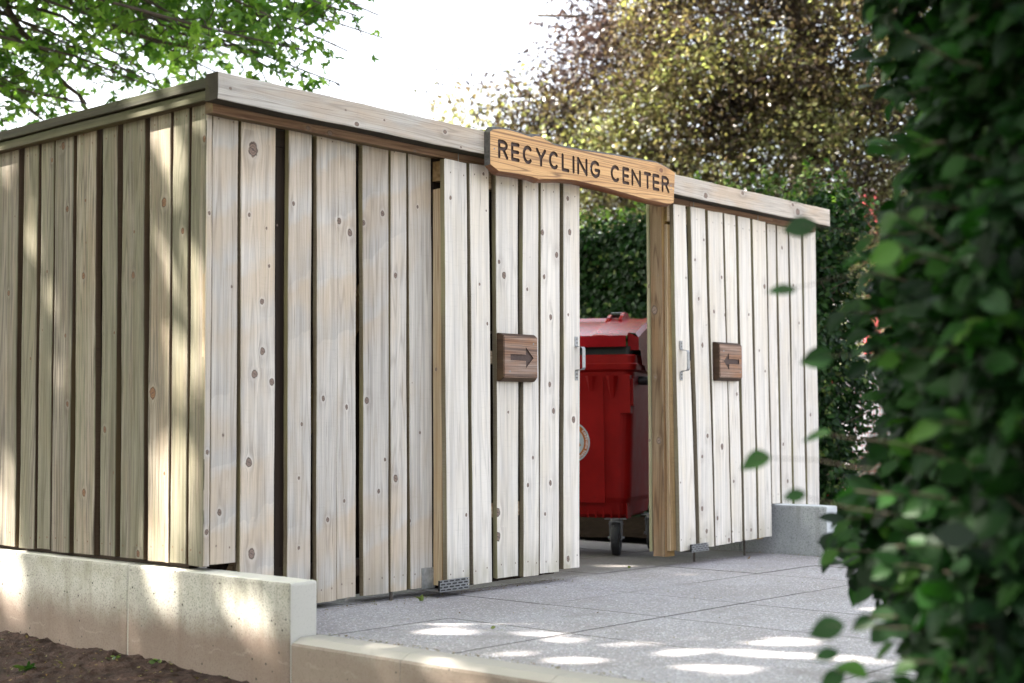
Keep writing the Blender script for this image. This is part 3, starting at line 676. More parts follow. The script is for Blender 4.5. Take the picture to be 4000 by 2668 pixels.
# drop rods and hanger rods
M = MB(); M.tube([(4.098, 4.212, 0.0+gz(4.1)), (4.098, 4.212, .3)], .0075, 8)
M.build('drop_rod', M_RUST, SH)
for (u, v) in ((2700, 2193), (2896, 2168)):
    p = onG(u, v); M = MB(); M.tube([(p.x, p.y-.02, gz(p.x)), (p.x, p.y-.02, .3)], .0065, 8); pbuild(M, 'drop_rod', M_RUST, doorR)
for x, dr in ((4.427, doorL), (6.27, doorR), (6.93, doorR)):
    M = MB(); M.tube([(x, 4.130, 1.80), (x, 4.130, 1.93)], .0022, 6); pbuild(M, 'hanger_rod', M_STEEL2, dr)

# ================================================================== SIGNS
def boolean(obj, cutter):
    md = obj.modifiers.new('b', 'BOOLEAN'); md.operation = 'DIFFERENCE'; md.solver = 'EXACT'; md.object = cutter; md.use_self = True
    dg = bpy.context.evaluated_depsgraph_get(); me = bpy.data.meshes.new_from_object(obj.evaluated_get(dg))
    obj.modifiers.clear(); old = obj.data; obj.data = me; bpy.data.meshes.remove(old)
    bpy.data.objects.remove(cutter)
def plank_attrs(o, cen_z, seed, knots=(), bd=(.6, .5, .3)):
    me = o.data
    for nm in ('gc', 'kn', 'bd'):
        if nm in me.attributes: me.attributes.remove(me.attributes[nm])
    g = np.zeros((len(me.loops), 3), np.float32); kq = np.zeros_like(g); kq[:] = (30, 30, .01); b = np.zeros_like(g); b[:] = bd
    for p in me.polygons:
        fl = 0. if abs(p.normal.y) > .9 else 1.
        c = p.center; kb = min(knots, key=lambda q: (q[0]-c.x)**2+(q[1]-c.z)**2) if knots else None
        for li in p.loop_indices:
            co = me.vertices[me.loops[li].vertex_index].co
            g[li] = (co.z-cen_z+seed, co.x, fl)
            if kb and fl == 0: kq[li] = ((co.z-kb[1])/kb[2], (co.x-kb[0])/kb[2], kb[2])
    for nm, d in (('gc', g), ('kn', kq), ('bd', b)):
        a = me.attributes.new(nm, 'FLOAT_VECTOR', 'CORNER'); a.data.foreach_set('vector', d.ravel())
SG = thing('name_sign', 'long live-edged wooden sign carved RECYCLING CENTER above the opening', 'sign', (5.2, 4.0, 1.82))
top = [(4.517, 1.978), (4.535, 1.990), (4.59, 2.001), (4.66, 2.003), (4.73, 2.000), (4.795, 1.995), (4.83, 2.006), (4.86, 2.008), (4.90, 1.997), (4.96, 1.984), (5.05, 1.984), (5.2, 1.988), (5.35, 1.996), (5.5, 2.003), (5.65, 2.007), (5.78, 2.012), (5.83, 2.005), (5.90, 1.992), (5.94, 1.982)]
bot = [(5.925, 1.836), (5.90, 1.829), (5.853, 1.824), (5.7, 1.826), (5.5, 1.836), (5.3, 1.846), (5.119, 1.850), (5.0, 1.842), (4.93, 1.832), (4.893, 1.828), (4.847, 1.820), (4.80, 1.826), (4.7, 1.826), (4.62, 1.823), (4.573, 1.822), (4.517, 1.845)]
def outline(poly, y0, y1, inset_top):
    """board whose front outline is poly; the back is a little larger above (waney edge)"""
    bm = bmesh.new(); n = len(poly); cx = sum(p[0] for p in poly)/n; cz = sum(p[1] for p in poly)/n
    rings = []
    for (y, off) in ((y0, 0.), (y0+.010, .008), (y1, inset_top)):
        ring = []
        for i, (x, z) in enumerate(poly):
            a = Vector((*poly[i-1],)); b = Vector((*poly[(i+1) % n],)); d = (b-a).normalized(); nrm = Vector((-d.y, d.x))
            if nrm.dot(Vector((x-cx, (z-cz)*8))) < 0: nrm = -nrm
            o_ = off*1.2 if z > cz else off*1.15
            ring.append(bm.verts.new((x+nrm.x*o_*.25, y, z+nrm.y*o_)))
        rings.append(ring)
    bm.faces.new(rings[0]); bm.faces.new(rings[-1][::-1])
    for a, b in zip(rings[:-1], rings[1:]):
        for i in range(n): bm.faces.new((a[i], a[(i+1) % n], b[(i+1) % n], b[i]))
    bmesh.ops.recalc_face_normals(bm, faces=bm.faces[:]); return bm
YS = 4.012
K_ = YS/4.024; top = [(x*K_, H+(z+.010-H)*K_) for x, z in top]; bot = [(x*K_, H+(z-H)*K_) for x, z in bot]
M = MB(); M.bm(outline(top+bot, YS, 4.044, .013)); sb_ = M.build('sign_board', [M_SIGN, M_CARVE, M_SIGNEDGE], SG)
sb_.parent = None
K2 = YS/3.99; ZT, ZB = H+(1.9450-H)*K2, H+(1.8775-H)*K2
def arc(cx, cz, rx, rz, a0, a1, n=12): return [(cx+rx*math.cos(R(a0+(a1-a0)*i/n)), cz+rz*math.sin(R(a0+(a1-a0)*i/n))) for i in range(n+1)]
def glyph(ch, x0, x1):
    r_ = .0070; x0 += r_; x1 -= r_; m_ = (ZT+ZB)/2; h = (ZT-ZB)/2; w = x1-x0
    if ch == 'R': return [[(x0, ZB), (x0, ZT), (x0+w*.45, ZT)]+arc(x0+w*.45, ZT-h*.48, w*.5, h*.48, 90, -90)+[(x0, ZT-h*.96)], [(x0+w*.5, ZT-h*.96), (x1, ZB)]]
    if ch == 'E': return [[(x1, ZT), (x0, ZT), (x0, ZB), (x1, ZB)], [(x0, m_), (x1-.003, m_)]]
    if ch == 'C': return [arc(x0+w*.52, m_, w*.52, h, 48, 312, 18)]
    if ch == 'Y': return [[(x0, ZT), ((x0+x1)/2, m_-.004)], [(x1, ZT), ((x0+x1)/2, m_-.004), ((x0+x1)/2, ZB)]]
    if ch == 'L': return [[(x0, ZT), (x0, ZB), (x1, ZB)]]
    if ch == 'I': return [[((x0+x1)/2, ZT), ((x0+x1)/2, ZB)]]
    if ch == 'N': return [[(x0, ZB), (x0, ZT), (x1, ZB), (x1, ZT)]]
    if ch == 'G': return [arc(x0+w*.52, m_, w*.52, h, 48, 325, 18)+[(x1, m_-.004), (x0+w*.55, m_-.004)]]
    if ch == 'T': return [[(x0, ZT), (x1, ZT)], [((x0+x1)/2, ZT), ((x0+x1)/2, ZB)]]
GL = [('R', 4.53, 4.596), ('E', 4.617, 4.673), ('C', 4.696, 4.763), ('Y', 4.787, 4.858), ('C', 4.879, 4.949), ('L', 4.971, 5.026), ('I', 5.051, 5.065), ('N', 5.086, 5.163), ('G', 5.185, 5.261),
      ('C', 5.346, 5.418), ('E', 5.44, 5.495), ('N', 5.514, 5.592), ('T', 5.619, 5.678), ('E', 5.693, 5.75), ('R', 5.771, 5.837)]
def stroke_union(polys, r, y0, y1):
    """one clean outline per stroke set: rasterise thickness as capsules, boolean-cut one stroke at a time"""
    out = []
    for pl in polys:
        for (a, b) in zip(pl[:-1], pl[1:]):
            a = Vector(a); b = Vector(b); d = (b-a)
            if d.length < 1e-6: continue
            an = math.atan2(d.y, d.x); pts = []
            for k in range(7): t = an-math.pi/2+math.pi*k/6; pts.append((b.x+math.cos(t)*r, b.y+math.sin(t)*r))
            for k in range(7): t = an+math.pi/2+math.pi*k/6; pts.append((a.x+math.cos(t)*r, a.y+math.sin(t)*r))
            out.append(pts)
    return out
M = MB()
rr_ = Rnd(2)
for ch, a, b in GL:
    for k, pts in enumerate(stroke_union(glyph(ch, a*K2, b*K2), .0082, 0, 0)):
        e = rr_.uniform(0, .0008)
        M.prism(pts, YS-.02-e, YS+.007+e, mat=1)
cut = M.build('cut', [M_SIGN, M_CARVE])
boolean(sb_, cut)
plank_attrs(sb_, 1.91, 3.3, [(5.80, 1.985, .012)])
for p in sb_.data.polygons:      # the sawn top edge has gone grey-black
    if p.material_index == 0 and abs(p.normal.y) < .93 and p.normal.z > .1 and p.center.z > 1.955: p.material_index = 2
    if p.material_index == 0 and abs(p.normal.x) > .8 and p.center.x < 4.6: p.material_index = 2
sb_.parent = SG; sb_.matrix_parent_inverse = Matrix.Translation(SG.location).inverted()
def screw(x, y, z, par, r=.0042):
    M = MB(); M.tube([(x, y+.004, z), (x, y-.0008, z)], r, 12); M.tube([(x, y, z), (x, y-.0013, z)], r*.35, 6, mat=1)
    M.build('screw', [M_STEEL, M_BLACK], par)
for (u, v) in ((1931, 581), (2306, 658), (2621, 725), (2622, 739)):
    p = onY(u, v, YS); screw(p.x, YS, p.z, SG)

def arrow_sign(label, x0, x1, z0, z1, flip, bd):
    T = thing('arrow_sign', label, 'sign', ((x0+x1)/2, YD, z0), 'carved arrow boards on the sliding doors')
    y1 = YD-.0015; y0 = YD-.045; bl = .030
    bm = bmesh.new()
    def ring(y, ins, it, ir):
        return [bm.verts.new(q) for q in ((x0+ins, y, z0+it), (x1-ir, y, z0+it), (x1-ir, y, z1-it*.8), (x0+ins, y, z1-it*.8))]
    rg = [ring(y1, 0, 0, 0), ring(y1-.020, .001, .002, .001), ring(y0, .004, .020, .008)]
    bm.faces.new(rg[0][::-1]); bm.faces.new(rg[2])
    for a, b in zip(rg[:-1], rg[1:]):
        for i in range(4): bm.faces.new((a[i], a[(i+1) % 4], b[(i+1) % 4], b[i]))
    bmesh.ops.recalc_face_normals(bm, faces=bm.faces[:])
    bmesh.ops.bevel(bm, geom=[e for e in bm.edges], offset=.003, segments=2, affect='EDGES')
    M = MB(); M.bm(bm); o = M.build('arrow_board', [M_ARROW, M_CARVE])
    c = (x0+x1)/2+.004; zc = (z0+z1)/2; 
    ar = [(-.085, .014), (.03, .014), (.03, .047), (.088, .0), (.03, -.047), (.03, -.014), (-.085, -.014)]
    sc_ = (x1-x0)/.265
    ar = [(c+(-a if flip else a)*sc_, zc+b) for a, b in ar]
    M = MB(); M.prism(ar, y0-.02, y0+.006, mat=1); cut = M.build('cut', [M_ARROW, M_CARVE]); boolean(o, cut)
    M = MB(); M.prism([(x0-.01, zc-.017), (x1+.01, zc-.021), (x1+.01, zc-.0222), (x0-.01, zc-.0182)], y0-.02, y0+.012, mat=1); cut = M.build('cut', [M_ARROW, M_CARVE]); boolean(o, cut)
    plank_attrs(o, zc, 1.7+x0, [], bd)
    o.parent = T; o.matrix_parent_inverse = Matrix.Translation(T.location).inverted()
    q = -1 if flip else 1
    for (a, b) in ((x1-.038, z1-.045), (x0+.043, z0+.045)) if not flip else ((x0+.045, z1-.05), (x1-.03, z0+.05)):
        screw(a, y0, b, T)
arrow_sign('weathered brown board with carved arrow pointing right, on the left door', 4.655, 4.899, .902, 1.119, False, (.45, .5, .2))
arrow_sign('brown board with carved arrow pointing left, on the right door', 6.416, 6.655, .935, 1.146, True, (.7, .5, .6))

# ================================================================== WASTE BIN
BW, BD_, BH = 1.26, .74, 1.09
bang = R(203)        # the way its front faces
fn = Vector((math.cos(bang), math.sin(bang), 0)); rt = Vector((-fn.y, fn.x, 0))       # rt: towards the bin's corner by the opening
corner = Vector((6.31, 4.55, 0))
BIN = thing('waste_bin', 'large red four-wheeled waste container with domed lid seen through the opening', 'waste bin', (6.4, 5.1, gz(6.4)))
def BP(a, d, z):     # a: from near right corner along the front (left in photo), d: depth behind front, z: height
    q = corner - rt*a - fn*d; return (q.x, q.y, z+gz(q.x))
def bgrid(M, profile, mat=0):  # profile list of (z, inset_front, inset_side, radius)
    n = 6; rings = []
    vs = []; 
    for (z, f_, s_, r_) in profile:
        pts = []
        for (ca, cdp, a0) in ((s_+r_, f_+r_, 180), (BW-s_-r_, f_+r_, 270), (BW-s_-r_, BD_-f_-r_, 0), (s_+r_, BD_-f_-r_, 90)):
            for k in range(n+1):
                t = R(a0+90*k/n); pts.append((ca+r_*math.cos(t), cdp+r_*math.sin(t)))
        rings.append(pts); vs += [BP(a, d, z) for a, d in pts]
    m_ = len(rings[0]); fs = []
    for i in range(len(rings)-1):
        for k in range(m_): fs.append((i*m_+k, i*m_+(k+1) % m_, (i+1)*m_+(k+1) % m_, (i+1)*m_+k))
    fs.append(tuple(range(m_))[::-1]); fs.append(tuple((len(rings)-1)*m_+k for k in range(m_)))
    M.add(vs, fs, mat)
M = MB()
bgrid(M, [(.215, .10, .10, .05), (.235, .075, .075, .06), (.30, .062, .066, .065), (.33, .052, .055, .065), (1.03, .018, .022, .065), (1.035, .012, .016, .065), (1.042, .004, .006, .05), (1.072, .000, .000, .045), (1.079, .006, .006, .045), (1.118, .006, .006, .045), (1.126, .012, .012, .04)])
def wedge(M, a, w, z0, z1, out):     # gusset under the rim
    q = [BP(a-w, .015, z1), BP(a+w, .015, z1), BP(a-w*.2, .030, z0), BP(a+w*.2, .030, z0), BP(a-w*.4, -out, z1), BP(a+w*.4, -out, z1)]
    M.add(q, [(0, 4, 2), (1, 3, 5), (4, 5, 3, 2), (0, 1, 5, 4)])
for a in (.14, .26, .85, 1.05): wedge(M, a, .035, .86, 1.008, .006)
# raised centre panel and corner rib
def slab(M, a0, a1, z0, z1, d0, d1, mat=0):
    vs = [BP(a, d+(1.0-z)*.045, z) for z in (z0, z1) for d in (d0, d1) for a in (a0, a1)]
    M.add(vs, [(0, 1, 3, 2), (4, 6, 7, 5), (0, 4, 5, 1), (2, 3, 7, 6), (0, 2, 6, 4), (1, 5, 7, 3)], mat)
slab(M, .19, .96, .30, 1.0, .012, .06)
slab(M, .035, .10, .80, 1.012, .008, .06); slab(M, .02, .045, .84, .99, .02, .12)
for k in range(6): slab(M, .07+k*.045, .078+k*.045, .215, .30, .035, .12)
# trunnion on the side
q0, q1 = BP(-.045, .19, .985), BP(.04, .19, .985); M.tube([q0, q1], .025, 12, mat=1)
M.build('bin_body', [M_BIN, M_DARKPL], BIN, smooth=False)
M = MB(); bgrid(M, [(1.124, .02, .02, .04), (1.172, .02, .02, .04)]); M.build('lid_seal', M_DARKPL, BIN)
# lid: front lip, slope and dome
M = MB()
NA, ND = 26, 16
def lidz(a, d):
    f = d/BD_; x = (a-BW/2)/(BW/2)
    z = 1.240+.145*math.sin(min(f, 1)*math.pi*.5)**.9-.02*abs(x)**4
    if abs(x) < .62 and f < .75: z -= .016
    return z
grid = []
for j in range(ND+1):
    d = -.012+(BD_+.02)*j/ND
    for i in range(NA+1):
        a = .05+(BW-.10)*i/NA; grid.append(BP(a, d, lidz(a, max(d, 0))))
fs = [(j*(NA+1)+i, j*(NA+1)+i+1, (j+1)*(NA+1)+i+1, (j+1)*(NA+1)+i) for j in range(ND) for i in range(NA)]
M.add(grid, fs)
# lip
lv = []
for i in range(NA+1):
    a = .05+(BW-.10)*i/NA
    lv += [BP(a, -.012, lidz(a, 0)), BP(a, -.018, 1.230), BP(a, -.016, 1.168), BP(a, .01, 1.168)]
M.add(lv, [(i*4+k, i*4+k+1, (i+1)*4+k+1, (i+1)*4+k) for i in range(NA) for k in range(3)])
# side cheeks
for s0, s1 in ((.05, -.012), (BW-.05, BW+.012)):
    cv = []
    for j in range(ND+1):
        d = .03+(BD_-.02)*j/ND; z1 = lidz(s0, d)+.012; z0 = 1.15 if d < .12 else (1.07 if d < .2 else 1.04)
        if s0 > .5: z1 = lidz(s0, d)
        cv += [BP(s0, d, z1), BP(s0*.3+s1*.7, d, z1-.006), BP(s1, d, z1-.03), BP(s1, d, z0)]
    M.add(cv, [(j*4+k, j*4+k+1, (j+1)*4+k+1, (j+1)*4+k) for j in range(ND) for k in range(3)])
    M.add([BP(s0, .03, lidz(s0, .03)+.012), BP(s1, .03, lidz(s0, .03)-.018), BP(s1, .03, 1.15), BP(s0, .03, 1.15)], [(0, 1, 2, 3)])
M.build('bin_lid', M_LID, BIN, smooth=False)
M = MB()   # grip on the lid
for a in (.17, .25):
    vs = []
    for k in range(7):
        d = .36+.20*k/6; z = lidz(a, d)-.012; hgt = .055*math.sin(math.pi*min(1, .15+k/6*.75))
        vs += [BP(a-.012, d, z), BP(a+.012, d, z), BP(a+.010, d, z+hgt), BP(a-.010, d, z+hgt)]
    M.add(vs, [(k*4+q, k*4+(q+1) % 4, (k+1)*4+(q+1) % 4, (k+1)*4+q) for k in range(6) for q in range(4)]+[(0, 1, 2, 3), (24, 25, 26, 27)])
M.tube([BP(.17, .47, lidz(.2, .47)+.026), BP(.25, .47, lidz(.2, .47)+.026)], .015, 8, mat=1)
M.build('lid_grip', [M_LID, M_DARKPL], BIN)
# castors
def castor(a, d, turn):
    M = MB(); c = Vector(BP(a, d, 0)); z0 = c.z
    ax = Vector((math.cos(turn), math.sin(turn), 0)); fw = Vector((-ax.y, ax.x, 0))
    w0 = c-fw*.0
    fork = MB()
    def pt(x, y, z): return c+ax*x+fw*y+Vector((0, 0, z))
    for sx in (-1, 1):
        pr = [(-.035, .188), (.035, .188), (.018, .09), (-.018, .088)]
        vs = [pt(sx*.032+t, y, z) for t in (-.004, .004) for y, z in pr]
        fork.add(vs, [(0, 1, 2, 3), (7, 6, 5, 4), (0, 4, 5, 1), (1, 5, 6, 2), (2, 6, 7, 3), (3, 7, 4, 0)])
        fork.tube([pt(sx*.034, 0, .10), pt(sx*.046, 0, .10)], .008, 6)
        fork.tube([pt(sx*.034, 0, .178), pt(sx*.042, 0, .178)], .005, 6)
    vs = [pt(x, y, z) for z in (.188, .194) for y in (-.038, .038) for x in (-.036, .036)]
    fork.add(vs, [(0, 1, 3, 2), (4, 6, 7, 5), (0, 4, 5, 1), (2, 3, 7, 6), (0, 2, 6, 4), (1, 5, 7, 3)])
    fork.tube([pt(0, 0, .194), pt(0, 0, .206)], .032, 14)
    vs = [pt(x, y, z) for z in (.206, .212) for y in (-.045, .045) for x in (-.06, .06)]
    fork.add(vs, [(0, 1, 3, 2), (4, 6, 7, 5), (0, 4, 5, 1), (2, 3, 7, 6), (0, 2, 6, 4), (1, 5, 7, 3)])
    ty = MB(); prof = [(-.022, .075), (-.024, .088), (-.018, .097), (0, .100), (.018, .097), (.024, .088), (.022, .075), (.016, .06), (-.016, .06)]
    vs = []; n = 28
    for k in range(n):
        t = 2*math.pi*k/n
        for x, r_ in prof: vs.append(pt(x, math.cos(t)*r_, .10+math.sin(t)*r_))
    m_ = len(prof); ty.add(vs, [(k*m_+i, k*m_+(i+1) % m_, ((k+1) % n)*m_+(i+1) % m_, ((k+1) % n)*m_+i) for k in range(n) for i in range(m_)])
    hub = MB(); hub.tube([pt(-.017, 0, .10), pt(.017, 0, .10)], .061, 20)
    par = fork.build('castor', M_STEEL, BIN)
    for mb, nm, mt in ((ty, 'tyre', M_BLACK), (hub, 'rim', M_DARKPL)):
        o = mb.build(nm, mt); o.parent = par; o.matrix_parent_inverse = par.matrix_basis.inverted() if False else Matrix.Identity(4)
        o.matrix_parent_inverse = (Matrix.Translation(BIN.location) @ par.matrix_parent_inverse).inverted()
cw = Vector((6.258, 4.664, 0)) - corner
ca, cdp = -cw.dot(rt), -cw.dot(fn)
castor(max(ca, .12)+.03, .15, bang+R(98)); castor(BW-.16, .15, bang+R(70)); castor(BW-.16, BD_-.15, bang+R(80)); castor(.05, BD_-.13, bang+R(98))
# round sticker
M = MB(); sr = .118
w_ = ray(2225, 1727); fpt = corner-fn*.03; tt_ = (fpt-Vector((0, 0, H))).dot(fn)/w_.dot(fn); sp = Vector((0, 0, H))+w_*tt_
sx = -(sp-corner).dot(rt); sz = sp.z-gz(sp.x); print('sticker', sx, sz)
def SP(a, z, d=-.0): return BP(a, .012+(1.0-z)*.045-.0008-d, z)
def disc(M, r0, r1, mat, d, n=48):
    vs = []
    for k in range(n):
        t = 2*math.pi*k/n
        for r_ in (r0, r1): vs.append(SP(sx-math.cos(t)*r_, sz+math.sin(t)*r_, d))
    M.add(vs, [(k*2, k*2+1, ((k+1) % n)*2+1, ((k+1) % n)*2) for k in range(n)], mat)
disc(M, .0005, sr*.72, 0, 0); disc(M, sr*.72, sr*.93, 1, .0003); disc(M, sr*.93, sr, 0, .0002)
ap = [(-.045, -.005), (-.03, .012), (-.008, .016), (.012, .006), (.022, -.012), (.006, -.028), (-.02, -.032), (-.04, -.024)]
M.add([SP(sx-(.045+x), sz-.005+z, .0006) for x, z in ap], [tuple(range(8))], 1)
stk = M.build('round_sticker', [flat('sticker_grey', (.42, .46, .48), .4, var=.02), flat('sticker_orange', (.42, .12, .02), .4, var=.03)], BIN)
fc = None
txt = 'Déchets ménagers'
def letter(ch, size):
    cu = bpy.data.curves.new('t', 'FONT'); cu.body = ch; cu.size = size; cu.align_x = 'CENTER'; cu.offset = size*.012
    ob = bpy.data.objects.new('t', cu); COL.objects.link(ob); dg = bpy.context.evaluated_depsgraph_get(); dg.update()
    me = bpy.data.meshes.new_from_object(ob.evaluated_get(dg)); bpy.data.objects.remove(ob); return me
M = MB(); t0_, t1_ = -80, 42
wts = {'m': 1.5, 'i': .5, 't': .7, ' ': .6, 'D': 1.25, 'r': .75, 's': .85}
tot = sum(wts.get(c, 1) for c in txt); acc = 0
for ch in txt:
    w = wts.get(ch, 1); ang = R(t0_+(t1_-t0_)*(acc+w/2)/tot); acc += w
    if ch == ' ': continue
    me = letter(ch, .024); rr0 = sr*.775
    vs = []
    for v in me.vertices:
        x, y = v.co.x, v.co.y; rad = rr0+.016-y-.001; a2 = ang+x/rr0
        vs.append(SP(sx-math.cos(a2)*rad, sz+math.sin(a2)*rad, .0009))
    M.add(vs, [tuple(p.vertices) for p in me.polygons]); bpy.data.meshes.remove(me)
M.build('sticker_lettering', flat('sticker_white', (.75, .76, .78), .4, var=.01), BIN)

exec_leaves = True
# ================================================================== LEAVES
rs = np.random.RandomState(11)
def T_beech():     # ovate leaf, folded on the midrib, tip drooping; length 1 along x
    xs = [0, .12, .3, .5, .7, .86, 1.0]; ws = [0.0, .17, .30, .34, .27, .14, 0.]
    v = []; f = []
    for x, w in zip(xs, ws): v += [(x, 0, -.10*x*x), (x+.02, w, .10*w/.34-.10*x*x), (x+.02, -w, .10*w/.34-.10*x*x)]
    for i in range(6): f += [(i*3, i*3+3, i*3+4, i*3+1), (i*3, i*3+2, i*3+5, i*3+3)]
    return np.array(v, float), f
def T_small():     # 6-corner leaf for distant crowns
    v = [(0, 0, 0), (.35, .27, .06), (.8, .2, .02), (1, 0, -.08), (.8, -.2, .02), (.35, -.27, .06)]
    return np.array(v, float), [(0, 1, 2, 3), (0, 3, 4, 5)]
def T_maple():
    tips = [(-62, .58), (-118, .42)]
    ang = [(-150, .18), (-128, .45), (-100, .22), (-78, .50), (-62, .62), (-50, .50), (-34, .30), (-20, .62), (-9, .70), (0, .86), (9, .70), (20, .62), (34, .30), (50, .50), (62, .62), (78, .50), (100, .22), (128, .45), (150, .18)]
    v = [(.18, 0, 0)]+[(.28+r*math.cos(R(a)), r*math.sin(R(a)), -.22*r*r+.03*math.sin(a)) for a, r in ang]
    n = len(ang); f = [(0, i, i+1) for i in range(1, n)]
    return np.array(v, float), f
def leaves(name, tpl, P, D, S, C, mat, parent=None, up=None, rollj=.9):
    """P positions, D pointing directions, S sizes, C colours (n,2)"""
    tv, tf = tpl; n = len(P); D = D/np.linalg.norm(D, axis=1)[:, None]
    U = rs.normal(0, rollj, (n, 3))+(np.array([0, 0, 1.]) if up is None else up)
    U = U-(U*D).sum(1)[:, None]*D; U /= np.linalg.norm(U, axis=1)[:, None]; B = np.cross(U, D)
    bend = rs.uniform(-.5, 1.6, n)[:, None]; cup = rs.uniform(.2, 2.2, n)[:, None]
    V = P[:, None, :]+S[:, None, None]*(tv[None, :, 0:1]*D[:, None, :]+tv[None, :, 1:2]*B[:, None, :]*rs.uniform(.8, 1.12, n)[:, None, None]+(tv[None, :, 2]*cup+bend*.12*tv[None, :, 0]**2*-1)[:, :, None]*U[:, None, :])
    m = len(tv); V = V.reshape(-1, 3).astype(np.float32)
    lens = np.array([len(f) for f in tf]); flat_ = np.concatenate([np.array(f) for f in tf])
    li = (np.arange(n)[:, None]*m+flat_[None, :]).ravel().astype(np.int32); tot = np.tile(lens, n)
    me = bpy.data.meshes.new(name); me.vertices.add(len(V)); me.vertices.foreach_set('co', V.ravel())
    me.loops.add(len(li)); me.loops.foreach_set('vertex_index', li)
    st = np.concatenate([[0], np.cumsum(tot)[:-1]]).astype(np.int32); me.polygons.add(len(tot)); me.polygons.foreach_set('loop_start', st); me.polygons.foreach_set('loop_total', tot.astype(np.int32))
    me.polygons.foreach_set('use_smooth', np.ones(len(tot), bool))
    me.materials.append(mat); me.update(calc_edges=True)
    a = me.attributes.new('lc', 'FLOAT_VECTOR', 'POINT'); cc = np.repeat(np.c_[C, np.zeros(n)], m, axis=0).astype(np.float32); a.data.foreach_set('vector', cc.ravel())
    o = bpy.data.objects.new(name, me); COL.objects.link(o)
    if parent: o.parent = parent; o.matrix_parent_inverse = Matrix.Translation(parent.location).inverted()
    return o
SUNn = np.array(SUN)
# places where the sun gets through the crown: on the side (x=3.14): y,z,ry,rz ; on the paving (z=0): x,y,rx,ry
WIN_S, WIN_G = [], []
rx0 = Vector((cr.x, cr.y, 0)).normalized(); fx0 = Vector((cd.x, cd.y, 0)).normalized()
def ws(u, v, du, dv): a = onX(u, v, XS); b = onX(u-du, v, XS); c = onX(u, v-dv, XS); WIN_S.append((a.y, a.z, abs(b.y-a.y), abs(c.z-a.z)))
def wg(u, v, du, dv):
    a = onG(u, v); b = onG(u+du, v); c = onG(u, v-dv); r_ = cr.xy.normalized()
    L_, W_ = (b-a).length, (c-a).length; k2 = np.random.RandomState(int(u+v))
    for _ in range(5):      # each patch is a few overlapping gaps between leaves
        o_ = rx0*k2.uniform(-.75, .75)*L_+fx0*k2.uniform(-1.2, 1.2)*max(W_, .05)
        WIN_G.append((a.x+o_.x, a.y+o_.y, L_*k2.uniform(.15, .45), max(W_*k2.uniform(.35, .8), .012)))
for q in ((645, 1960, 46, 195), (712, 1960, 48, 200), (706, 1500, 26, 150), (770, 1150, 26, 200), (790, 1420, 14, 90), (630, 520, 36, 60), (765, 430, 16, 30), (635, 2300, 30, 75), (670, 2360, 22, 60), (95, 2340, 40, 110), (25, 2200, 28, 40), (30, 640, 34, 70), (130, 900, 16, 90), (965, 2425, 22, 60), (1060, 2470, 14, 70), (240, 1400, 8, 90), (30, 1900, 16, 100), (200, 1150, 8, 60)):
    ws(*q)
for q in ((1370, 2590, 75, 70), (1770, 2600, 80, 30), (2050, 2419, 430, 4), (1760, 2465, 110, 8), (2130, 2480, 110, 8), (2230, 2500, 90, 7), (1930, 2545, 120, 9), (2500, 2510, 100, 8), (2250, 2577, 110, 7), (2700, 2545, 160, 10), (2620, 2600, 120, 7), (3010, 2500, 190, 12), (3330, 2575, 190, 12), (3020, 2560, 160, 10), (2350, 2212, 70, 5), (3450, 2380, 90, 6), (2800, 2620, 180, 10)):
    wg(*q)
def shade_cull(P, size):
    """leaves that would stand in the way of the sun where it reaches the wall and the paving"""
    keep = np.ones(len(P), bool)
    t = (P[:, 0]-XS)/SUNn[0]
    hy = P[:, 1]-SUNn[1]*t; hz = P[:, 2]-SUNn[2]*t
    ok = (t > .5)
    for (y, z, ry, rz) in WIN_S: keep &= ~(ok & (((hy-y)/(ry+size*.28))**2+((hz-z)/(rz+size*.4))**2 < 1))
    t = P[:, 2]/SUNn[2]; hx = P[:, 0]-SUNn[0]*t; hy = P[:, 1]-SUNn[1]*t
    for (x, y, rx, ry) in WIN_G:
        dx, dy = hx-x, hy-y; a = dx*cr.x+dy*cr.y; b = dx*cd.x+dy*cd.y
        keep &= ~((P[:, 2] > 2.5) & (rs.rand(len(P)) < .80) & (a*a/(rx+size*.22)**2+b*b/(ry+size*.18)**2 < 1))
    t = (P[:, 2]-2.50)/SUNn[2]; hx = P[:, 0]-SUNn[0]*t; hy = P[:, 1]-SUNn[1]*t      # the top of the hedge behind stands in the sun
    keep &= ~((t > 0) & (hx > 9.25) & (hx < 10.3) & (hy > 4.6) & (hy < 8.5) & (rs.rand(len(P)) < .62))
    for c_, r_ in WIN_P:
        q_ = P-c_; al = q_@SUNn; dd_ = np.linalg.norm(q_-al[:, None]*SUNn, axis=1); keep &= ~((al > 1.5) & (dd_ < r_+size*.3) & (rs.rand(len(P)) < .42))
    return keep
WIN_P = [(np.array(Vector((0, 0, H))+ray(u, v)*D), r) for u, v, D, r in ((3330, 1960, 2.3, .07), (3560, 2080, 2.25, .05), (3700, 2330, 2.2, .06), (3640, 2600, 2.2, .08), (3900, 1900, 2.2, .05), (3950, 2450, 2.2, .06), (3480, 1850, 2.4, .05), (3400, 640, 2.4, .03), (3700, 700, 2.3, .04))]
def unit(n): q = rs.normal(0, 1, (n, 3)); return q/np.linalg.norm(q, axis=1)[:, None]
